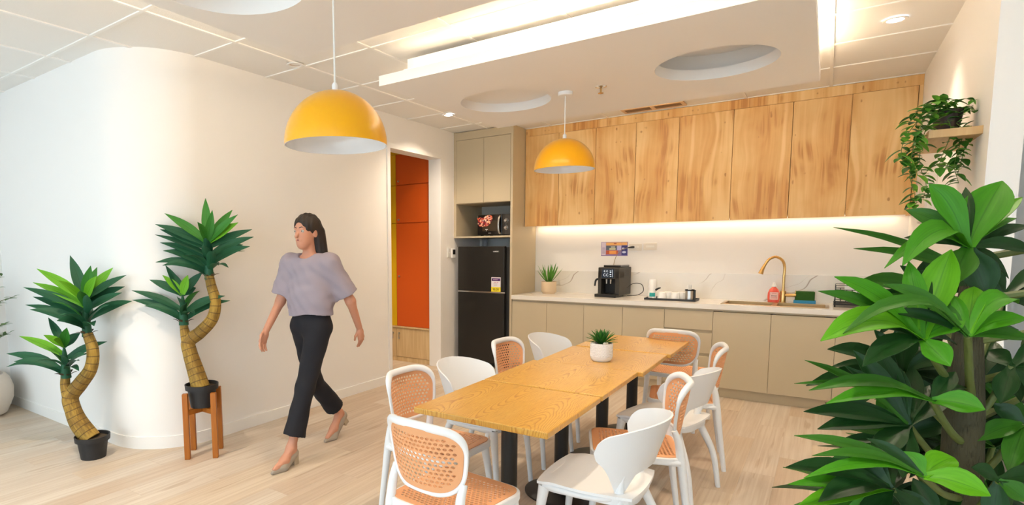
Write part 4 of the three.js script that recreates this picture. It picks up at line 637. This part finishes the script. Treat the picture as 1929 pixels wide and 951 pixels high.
  fan(1678, 920, -.08, 2, [[1480, 880, .0, 36, .05, 2], [1484, 912, .0, 24, .02, 0], [1542, 945, -.04, 42, .08, 2], [1500, 955, -.02, 34, .02, 3], [1620, 1000, -.05, 40, .0, 2], [1590, 845, .05, 36, .02, 2], [1660, 850, .07, 34, .0, 2], [1750, 990, .0, 36, .0, 2]]);
  fan(1890, 560, .10, 2, [[1990, 500, .05, 30, .03, 2], [1985, 545, .05, 30, .02, 2], [1990, 590, .0, 30, .02, 2], [1850, 500, .05, 34, .0, 2], [1780, 520, .04, 36, .0, 2], [1700, 520, .03, 30, .05, 2], [1608, 468, .05, 18, .06, 1], [1570, 428, .08, 14, .05, 1], [1840, 640, .03, 40, .0, 2]]);
  fan(1905, 690, -.03, 2, [[1985, 640, .0, 30, .03, 2], [1990, 700, .0, 36, .05, 2], [1975, 760, .0, 36, .05, 2], [1885, 760, -.03, 34, .0, 2], [1860, 660, .05, 34, .0, 2]]);
  fan(1930, 800, -.03, 2, [[1840, 830, .0, 34, .05, 1], [1990, 780, .0, 30, .03, 2], [1985, 860, .0, 36, .05, 1], [1900, 890, -.05, 36, .02, 1], [1870, 760, .03, 32, .0, 2]]);
  fan(1880, 905, -.10, 1, [[1935, 945, -.02, 34, .03, 1], [1985, 900, .0, 36, .03, 2], [1830, 880, .0, 30, .03, 2], [1870, 985, .0, 36, .0, 2]]);
  fan(1770, 985, -.02, 2, [[1600, 985, .0, 38, .05, 2], [1680, 1040, .0, 38, .0, 2], [1860, 1010, .0, 38, .03, 2], [1720, 900, .05, 34, .0, 2], [1640, 930, .05, 34, .03, 2], [1800, 910, .05, 34, .0, 2]]);
  for (const [hx, hy, d] of [[1760, 560, .12], [1850, 720, .16], [1700, 700, .10], [1790, 840, .14], [1690, 830, .12], [1870, 840, .12], [1660, 950, .10], [1840, 960, .1]]) fan(hx, hy, d, 2, Array.from({ length: 7 }, (_, k) => { const a = k / 7 * 6.283 + rl() * .4, r = 130 + 60 * rl(); return [hx + Math.cos(a) * r, hy + Math.sin(a) * r * .62 + 20, (rl() - .5) * .16, 28 + 8 * rl(), .06 * rl(), rl() < .75 ? 2 : 1]; }));
  for (let i = 0; i < 9; i++) { const a = -2.6 + i * .38 + rl() * .2, y = .75 + .09 * i, dir = V(Math.cos(a) * .2 + .04, .06, Math.sin(a) * .2 - .05), s = trunkAt(y), h = s.clone().add(dir); part('petiole', sweep([s, h], [.008, .006], 6), M.palmStem, t); for (let k = 0; k < 6; k++) { const b = a - 1.1 + k * .44, tip = h.clone().add(V(Math.cos(b) * .24, .05 - .03 * Math.abs(k - 2.5), Math.sin(b) * .24)); leafTo(t, h, tip, .055, .08, M.palm[k % 2 ? 2 : 1], P_PALM, .13, 'leaflet'); } }
}
{ // wall shelf and trailing plant
  const s = thing('wall_shelf', 'floating grey-wood shelf on the kitchen end wall', 'shelf', [XR, 2.035, -4.31]); part('board', box(-.2, 0, 0, .04, -.33, .33, .002, .6), std('#e4dccf', .55, { map: paleWoodTex }), s);
  const t = thing('trailing_plant', 'trailing ivy-like plant in a dark pot spilling over the wall shelf', 'plant', [.475, 2.075, -4.2]), D = -V(.475, 2.075, -4.2).applyMatrix4(camera.matrixWorldInverse).z, L = (x, y, d = 0) => at(x, y, D + d).sub(t.position);
  part('pot', lathe([[0, 0], [.045, 0], [.047, .004], [.062, .108], [.066, .11], [.066, .122], [.058, .122], [.054, .1], [0, .1]], 32), std('#2f221a', .6), t);
  const vines = [[[1795, 215], [1765, 200], [1735, 235], [1720, 280], [1714, 330], [1724, 372], [1722, 388]], [[1790, 212], [1760, 215], [1738, 262], [1733, 310], [1745, 350], [1738, 376]], [[1795, 215], [1750, 210], [1722, 236], [1704, 262], [1698, 296], [1704, 308]], [[1800, 214], [1790, 235], [1788, 262], [1772, 300], [1769, 316]], [[1806, 216], [1812, 242], [1806, 280], [1798, 312], [1806, 345]], [[1812, 216], [1818, 250], [1814, 290], [1803, 330]], [[1800, 208], [1775, 192], [1752, 196], [1728, 210], [1712, 232]], [[1800, 208], [1800, 192], [1815, 186], [1838, 188]], [[1805, 210], [1825, 200], [1838, 208]], [[1798, 208], [1782, 190], [1762, 190]], [[1796, 214], [1765, 225], [1745, 240], [1728, 262], [1722, 300], [1728, 330]]];
  for (const v of vines) {
    const pts = v.map(([x, y], i) => L(x, y, -.10 * Math.min(1, i * .6) + (rl() - .5) * .05)), lim = (p) => { if (t.position.x + p.x > XR - .012) p.x = XR - .012 - t.position.x; return p; }; pts[0].set((rl() - .5) * .05, .11, (rl() - .5) * .05); pts.forEach(lim);
    const c = new THREE.CatmullRomCurve3(pts, false, 'centripetal'), vine = part('vine', sweep(pts, [.0022, .0018, .0012], 5, 24), M.stemGreen, t), n = Math.round(c.getLength() / .017);
    for (let i = 1; i <= n; i++) { const p = c.getPoint(i / n), a = rl() * 6.28, len = .04 + .024 * rl(), dn = i / n > .35 ? -.5 : .25, tip = lim(p.clone().add(V(Math.cos(a) * len, (dn + (rl() - .5) * .9) * len, Math.sin(a) * len * .7))); leafTo(vine, p, tip, len * .66, .08, M.pothos[Math.floor(rl() * 3)], P_LEAF, .12); }
  }
}
{ // potted succulent on the table
  const t = thing('potted_succulent', 'spiky green succulent in a textured white pot on the oak table row', 'plant', [-1.195, TT + .0008, -3.83]);
  const prof = [[0, .004], [.05, .004], [.054, 0], [.062, .006], [.071, .022], [.0715, .03]]; const pg = lathe([...prof, [.0715, .03], [.072, .118], [.0715, .122], [.066, .122], [.065, .108], [0, .106]], 48);
  part('pot', pg, std('#eeebe8', .75), t); const bump = new THREE.SphereGeometry(.0046, 6, 4); const bs = []; for (let r = 0; r < 9; r++) for (let i = 0; i < 44; i++) { const a = (i + (r % 2) * .5) / 44 * Math.PI * 2, g = bump.clone(); g.scale(1, 1, .55); g.rotateY(-a + Math.PI / 2); g.translate(Math.cos(a) * .0718, .036 + r * .0098, Math.sin(a) * .0718); bs.push(g); }
  const bm = part('pot_texture', plain(bs), std('#f4f2f0', .8), t); bm.userData.kind = 'stuff';
  part('soil', lathe([[0, .112], [.065, .109]], 24), M.soil, t);
  for (let i = 0; i < 46; i++) { const ring = i / 46, a = i * 2.39996, el = .12 + 1.32 * ring, len = .105 - .02 * Math.abs(ring - .4), b = V(Math.cos(a) * .012, .115, Math.sin(a) * .012), tip = b.clone().add(V(Math.cos(a) * Math.cos(el) * len, Math.sin(el) * len + .006, Math.sin(a) * Math.cos(el) * len)); leafTo(t, b, tip, .017, .06 * (1 - ring), M.succ[i % 2], P_YUCCA, .22); }
  const pb = new THREE.SphereGeometry(.014, 14, 10); pb.scale(1.25, .8, 1); part('pebble', pb, std('#e2d4bd', .7), t, [.04, .126, .045], [0, .5, .3]); part('pebble', pb, std('#cfc0a6', .7), t, [-.045, .12, .035]);
}
{ // aloe on the worktop
  const t = thing('potted_aloe', 'upright aloe in a smooth beige pot on the worktop beside the tall cabinet', 'plant', [-2.74, CT, -6.66]);
  part('pot', lathe([[0, 0], [.072, 0], [.074, .012], [.086, .022], [.09, .03], [.09, .15], [.084, .15], [.083, .135], [0, .133]], 44), std('#d9c2a2', .8), t); part('soil', lathe([[0, .14], [.083, .137]], 24), M.soil, t);
  for (let i = 0; i < 17; i++) { const a = i * 2.39996, sp = .02 + .16 * Math.sqrt(i / 17), len = .19 + .07 * rl() + (i < 5 ? .02 : 0), b = V(Math.cos(a) * .018, .138, Math.sin(a) * .018), tip = V(Math.cos(a) * sp, .138 + len * (1 - .45 * (i / 17) * rl()), Math.sin(a) * sp); leafTo(t, b, tip, .026, .0, M.aloe, P_YUCCA, .25, 'leaf', V(Math.cos(a), 0, Math.sin(a))); }
}
// ---------------------------------------------------------------- walking person
function meshField(sdf, lo, hi, res) {     // marching cubes of a distance field inside a box
  const mc = new MarchingCubes(res, new THREE.MeshBasicMaterial(), false, false, 400000); mc.isolation = 0; mc.reset();
  const n = res, half = n / 2, ex = hi.clone().sub(lo);
  const X = (i) => (i - half) / half * .5 + .5;
  for (let z = 0; z < n; z++) for (let y = 0; y < n; y++) for (let x = 0; x < n; x++) mc.field[z * n * n + y * n + x] = -sdf(lo.x + X(x) * ex.x, lo.y + X(y) * ex.y, lo.z + X(z) * ex.z);
  mc.update();
  const cnt = mc.count ?? mc.geometry.drawRange.count, src = mc.positionArray, pos = new Float32Array(cnt * 3);
  for (let i = 0; i < cnt; i++) { pos[3 * i] = lo.x + (src[3 * i] * .5 + .5) * ex.x; pos[3 * i + 1] = lo.y + (src[3 * i + 1] * .5 + .5) * ex.y; pos[3 * i + 2] = lo.z + (src[3 * i + 2] * .5 + .5) * ex.z; }
  let g = new THREE.BufferGeometry(); g.setAttribute('position', new THREE.BufferAttribute(pos, 3)); g = mergeVertices(g, 2e-4);
  // drop degenerate triangles, smooth normals, make the faces point outwards
  const id = g.index.array, keep = []; for (let i = 0; i < id.length; i += 3) if (id[i] !== id[i + 1] && id[i + 1] !== id[i + 2] && id[i] !== id[i + 2]) keep.push(id[i], id[i + 1], id[i + 2]);
  const P = g.attributes.position, a = V(), b = V(), c = V(); let votes = 0;
  for (let i = 0; i < keep.length; i += 30) { a.fromBufferAttribute(P, keep[i]); b.fromBufferAttribute(P, keep[i + 1]); c.fromBufferAttribute(P, keep[i + 2]); const m = a.clone().add(b).add(c).divideScalar(3), nn = b.clone().sub(a).cross(c.clone().sub(a)).normalize().multiplyScalar(.004); votes += sdf(m.x + nn.x, m.y + nn.y, m.z + nn.z) > sdf(m.x - nn.x, m.y - nn.y, m.z - nn.z) ? 1 : -1; }
  if (votes < 0) for (let i = 0; i < keep.length; i += 3) { const q = keep[i + 1]; keep[i + 1] = keep[i + 2]; keep[i + 2] = q; }
  g.setIndex(keep); g.computeVertexNormals(); g.setAttribute('uv', new THREE.Float32BufferAttribute(new Float32Array(P.count * 2), 2)); return g;
}
const smin = (a, b, k) => { const h = Math.max(0, Math.min(1, .5 + .5 * (b - a) / k)); return b + (a - b) * h - k * h * (1 - h); };
function cap(a, b, r0, r1, sx = 1) { const dx = b[0] - a[0], dy = b[1] - a[1], dz = b[2] - a[2], q = dx * dx + dy * dy + dz * dz || 1e-9; return (x, y, z) => { const px = x - a[0], py = y - a[1], pz = z - a[2], t = Math.max(0, Math.min(1, (px * dx + py * dy + pz * dz) / q)); return Math.hypot((px - t * dx) / sx, py - t * dy, pz - t * dz) - (r0 + (r1 - r0) * t); }; }
function ell(c, r) { return (x, y, z) => { const a = (x - c[0]) / r[0], b = (y - c[1]) / r[1], d = (z - c[2]) / r[2], k = Math.sqrt(a * a + b * b + d * d); return (k - 1) * Math.min(r[0], r[1], r[2]) * (k < 1 ? 1 : 1.0); }; }
const blend = (fs, k) => (x, y, z) => { let d = fs[0](x, y, z); for (let i = 1; i < fs.length; i++) d = smin(d, fs[i](x, y, z), k); return d; };
{
  const t = thing('person', 'person in a mauve-grey top, black trousers and beige heeled shoes, walking past the wall', 'person', [-2.99, 0, -2.87], .08);
  const skin = phys('#c98f74', .55, { sheen: .2 }), shirtM = std('#9c929c', .9), pantM = std('#15151d', .85), shoeM = std('#a39788', .7), hairM = std('#20140e', .55);
  // joints: x left of the walker, y up, z forwards
  const J = { hipL: [.085, .93, .015], hipR: [-.085, .93, -.015], kneeL: [.075, .53, .16], kneeR: [-.08, .51, -.10], ankL: [.045, .125, .285], ankR: [-.065, .185, -.385], shL: [.165, 1.395, -.03], shR: [-.165, 1.395, .02], elL: [.25, 1.12, -.15], elR: [-.235, 1.12, .06], wrL: [.235, .91, -.27], wrR: [-.225, .92, .225], neck: [0, 1.44, -.005], head: [0, 1.615, .025] };
  const torso = blend([cap([0, .95, -.005], [0, 1.1, 0], .09, .082, 1.35), cap([0, 1.1, 0], [0, 1.32, -.005], .09, .10, 1.35), cap(J.shL, J.shR, .055, .055)], .06);
  const legs = blend([cap(J.hipL, J.kneeL, .078, .05), cap(J.kneeL, J.ankL, .048, .03), cap(J.hipR, J.kneeR, .078, .05), cap(J.kneeR, J.ankR, .048, .03)], .03);
  const arms = blend([cap(J.shL, J.elL, .043, .035), cap(J.elL, J.wrL, .035, .024), cap(J.shR, J.elR, .043, .035), cap(J.elR, J.wrR, .035, .024)], .025);
  const neckF = cap([0, 1.38, -.015], [0, 1.53, .0], .052, .046);
  const feet = blend([cap(J.ankL, [.05, .055, .36], .032, .03), cap([.05, .055, .36], [.052, .03, .455], .032, .018), cap(J.ankL, [.044, .085, .265], .03, .028), cap(J.ankR, [-.06, .075, -.305], .032, .03), cap([-.06, .075, -.305], [-.055, .03, -.215], .032, .018), cap(J.ankR, [-.066, .16, -.42], .03, .026)], .03);
  const bodyF = (x, y, z) => smin(smin(smin(torso(x, y, z), legs(x, y, z), .03), smin(arms(x, y, z), feet(x, y, z), .01), .02), neckF(x, y, z), .04);
  const body = meshField(bodyF, V(-.36, -.02, -.52), V(.36, 1.62, .54), 92);
  // head with nose, brow, chin and ears
  const [hx, hy, hz] = J.head, headF0 = blend([ell([hx, hy + .035, hz - .012], [.074, .088, .095]), ell([hx, hy - .035, hz + .018], [.058, .08, .07]), ell([hx, hy - .09, hz + .05], [.027, .024, .028])], .03);
  const nose = cap([hx, hy + .012, hz + .086], [hx, hy - .028, hz + .104], .007, .0125), lips = blend([cap([hx - .017, hy - .056, hz + .081], [hx + .017, hy - .056, hz + .081], .007, .007)], .01), brow = cap([hx - .04, hy + .03, hz + .07], [hx + .04, hy + .03, hz + .07], .012, .012), ears = (x, y, z) => Math.min(ell([hx + .073, hy - .005, hz - .015], [.011, .03, .019])(x, y, z), ell([hx - .073, hy - .005, hz - .015], [.011, .03, .019])(x, y, z));
  const sock = (s) => ell([hx + s * .031, hy + .008, hz + .093], [.017, .011, .013]);
  const sL = sock(1), sR = sock(-1), headF = (x, y, z) => { let d = smin(smin(smin(headF0(x, y, z), nose(x, y, z), .012), lips(x, y, z), .01), Math.min(brow(x, y, z) + .004, ears(x, y, z)), .012); d = Math.max(d, -Math.min(sL(x, y, z), sR(x, y, z))); return smin(d, cap([0, 1.44, -.01], [0, 1.54, .002], .05, .046)(x, y, z), .02); };
  const head = meshField(headF, V(hx - .1, hy - .16, hz - .13), V(hx + .1, hy + .14, hz + .135), 64);
  // hands: palm, four fingers and a thumb
  function hand(w, el, s) {
    const W0 = V(...w), dir = W0.clone().sub(V(...el)).normalize().lerp(V(0, -1, 0), .35).normalize(), fwd = V(0, 0, 1).addScaledVector(dir, -dir.z).normalize(), out = V().crossVectors(dir, fwd).multiplyScalar(1), A = (v) => [v.x, v.y, v.z], P0 = W0.clone(), K = (a, b, c) => W0.clone().addScaledVector(dir, a).addScaledVector(fwd, b).addScaledVector(out, c);
    const inn = -s * Math.sign(out.x || 1), f = [cap(A(P0), A(K(.03, .0, 0)), .023, .022), cap(A(K(.03, .016, 0)), A(K(.085, .024, 0)), .015, .013), cap(A(K(.03, -.012, 0)), A(K(.08, -.022, 0)), .015, .012), cap(A(K(.04, 0, 0)), A(K(.088, .002, 0)), .016, .013)];
    const palm = blend(f, .02), fs = [];
    [[.026, .066, 1], [.009, .074, 1], [-.008, .068, 1], [-.024, .054, 1]].forEach(([o, l], i) => { const k = K(.085, o, 0), m = K(.085 + l * .5, o * 1.08, inn * .010), e = K(.085 + l * .92, o * 1.1, inn * .03); fs.push(blend([cap(A(k), A(m), .0088, .008), cap(A(m), A(e), .008, .0068)], .004)); });
    fs.push(blend([cap(A(K(.02, .02, 0)), A(K(.05, .045, inn * .014)), .012, .0095), cap(A(K(.05, .045, inn * .014)), A(K(.08, .05, inn * .024)), .0095, .0075)], .006));
    const all = (x, y, z) => { let d = palm(x, y, z); for (const q of fs) d = smin(d, q(x, y, z), .004); return d; };
    const c = K(.08, 0, 0), r = .105; return meshField(all, c.clone().add(V(-r, -r, -r)), c.clone().add(V(r, r, r)), 56);
  }
  const parts = [body, head, hand(J.wrL, J.elL, 1), hand(J.wrR, J.elR, -1)].map((g) => g.toNonIndexed());
  part('body', mergeGeometries(parts), skin, t);
  // face details
  const eyeG = new THREE.SphereGeometry(.0118, 14, 10), irisG = new THREE.SphereGeometry(.0055, 10, 8);
  for (const s of [-1, 1]) { const e = part('eye', eyeG, std('#b9b4ac', .5), t, [hx + s * .031, hy + .008, hz + .0715]); part('iris', irisG, std('#20130c', .2), e, [0, 0, .0075]); part('eyebrow', sweep([V(hx + s * .014, hy + .031, hz + .087), V(hx + s * .032, hy + .037, hz + .083), V(hx + s * .05, hy + .031, hz + .069)], [.0028, .003, .0014], 6, 10), hairM, t); }
  part('lips', sweep([V(hx - .021, hy - .057, hz + .080), V(hx, hy - .055, hz + .0895), V(hx + .021, hy - .057, hz + .080)], [.002, .0055, .002], 8, 12), std('#a8584e', .5), t);
  // hair: a cap over the skull falling behind the shoulders
  const hairF0 = blend([ell([hx, hy + .045, hz - .02], [.088, .094, .105]), cap([hx + .045, hy + .0, hz - .07], [hx + .06, hy - .2, hz - .105], .052, .045), cap([hx - .045, hy + .0, hz - .07], [hx - .06, hy - .2, hz - .105], .052, .045), cap([hx, hy - .02, hz - .08], [hx, hy - .24, hz - .12], .06, .05)], .03);
  const face = ell([hx, hy - .045, hz + .10], [.066, .118, .095]);
  part('hair', meshField((x, y, z) => { let d = hairF0(x, y, z) + .003 * Math.sin(x * 210) * Math.sin(z * 90 + x * 40); d = Math.max(d, -face(x, y, z)); return Math.max(d, -headF0(x, y, z) - .012); }, V(hx - .15, hy - .33, hz - .22), V(hx + .15, hy + .17, hz + .12), 76), hairM, t);
  // top: loose batwing blouse, short wide sleeves
  const sl = (sh, el, s) => { const e = [sh[0] + (el[0] - sh[0]) * .82, sh[1] + (el[1] - sh[1]) * .82, sh[2] + (el[2] - sh[2]) * .82], d = V(e[0] - sh[0], e[1] - sh[1], e[2] - sh[2]).normalize(), c = cap(sh, el, .064, .088); return (x, y, z) => Math.max(c(x, y, z), (x - e[0]) * d.x + (y - e[1]) * d.y + (z - e[2]) * d.z); };
  const tw = blend([cap([0, 1.02, 0], [0, 1.16, 0], .132, .118, 1.38), cap([0, 1.16, 0], [0, 1.34, -.005], .118, .108, 1.38), cap(J.shL, J.shR, .066, .066)], .07), s1 = sl(J.shL, J.elL, 1), s2 = sl(J.shR, J.elR, -1);
  part('blouse', meshField((x, y, z) => { let d = smin(smin(tw(x, y, z), s1(x, y, z), .05), s2(x, y, z), .05); d += .0035 * Math.sin(y * 60 + x * 30) * Math.sin(x * 55 + z * 40); d = Math.max(d, 1.03 - y + .01 * Math.sin(x * 20)); d = Math.max(d, -ell([0, 1.475, .02], [.072, .055, .085])(x, y, z)); return d; }, V(-.37, 1.0, -.28), V(.37, 1.5, .26), 84), shirtM, t);
  // trousers: high waist, flared and cropped above the ankle
  const shin = (k, a, r0, r1) => { const e = [k[0] + (a[0] - k[0]) * .80, k[1] + (a[1] - k[1]) * .80, k[2] + (a[2] - k[2]) * .80], d = V(a[0] - k[0], a[1] - k[1], a[2] - k[2]).normalize(), c = cap(k, a, r0, r1); return (x, y, z) => Math.max(c(x, y, z), (x - e[0]) * d.x + (y - e[1]) * d.y + (z - e[2]) * d.z); };
  const hips = blend([cap([0, .96, -.01], [0, 1.12, 0], .112, .104, 1.35), cap(J.hipL, J.kneeL, .094, .066), cap(J.hipR, J.kneeR, .094, .066)], .05), p1 = shin(J.kneeL, J.ankL, .062, .082), p2 = shin(J.kneeR, J.ankR, .062, .082);
  part('trousers', meshField((x, y, z) => { let d = smin(smin(hips(x, y, z), p1(x, y, z), .03), p2(x, y, z), .03); d += .003 * Math.sin(y * 34 + z * 26) * Math.sin(x * 50 + y * 12); return Math.max(d, y - 1.12); }, V(-.26, .1, -.52), V(.26, 1.15, .42), 92), pantM, t);
  // shoes: pointed pumps with a block heel
  const shoe = (heel, ball, toe, ankle) => { const H = V(...heel), B = V(...ball), T = V(...toe); const up = blend([cap([H.x, H.y + .03, H.z], [B.x, B.y + .012, B.z], .037, .04), cap([B.x, B.y + .012, B.z], [T.x, T.y + .008, T.z], .04, .014)], .02), open = ell([ankle[0], ankle[1] + .0, ankle[2] + .03], [.036, .06, .085]); return meshField((x, y, z) => { const ly = H.y + (z - H.z) / (B.z - H.z) * (B.y - H.y), floorY = z < B.z ? ly - .004 : B.y - .004 + (z - B.z) / (T.z - B.z) * (T.y - B.y); return Math.max(Math.max(up(x, y, z), floorY - y), -open(x, y, z)); }, V(H.x - .09, Math.min(H.y, T.y) - .03, H.z - .08), V(H.x + .09, H.y + .15, T.z + .06), 56); };
  const sL1 = part('shoe', shoe([.045, .052, .265], [.05, .006, .385], [.053, .004, .475], [.045, .125, .30]), shoeM, t);
  part('block_heel', box(.022, .068, 0, .062, .236, .282, .004), std('#b9a88f', .6), sL1);
  const sR1 = part('shoe', shoe([-.066, .125, -.43], [-.058, .008, -.285], [-.054, .004, -.195], [-.065, .19, -.375]), shoeM, t);
  part('block_heel', box(-.023, .023, -.058, .006, -.023, .023, .004), std('#b9a88f', .6), sR1, [-.066, .125, -.43], [.62, 0, 0]);
}
renderer.render(scene, camera);
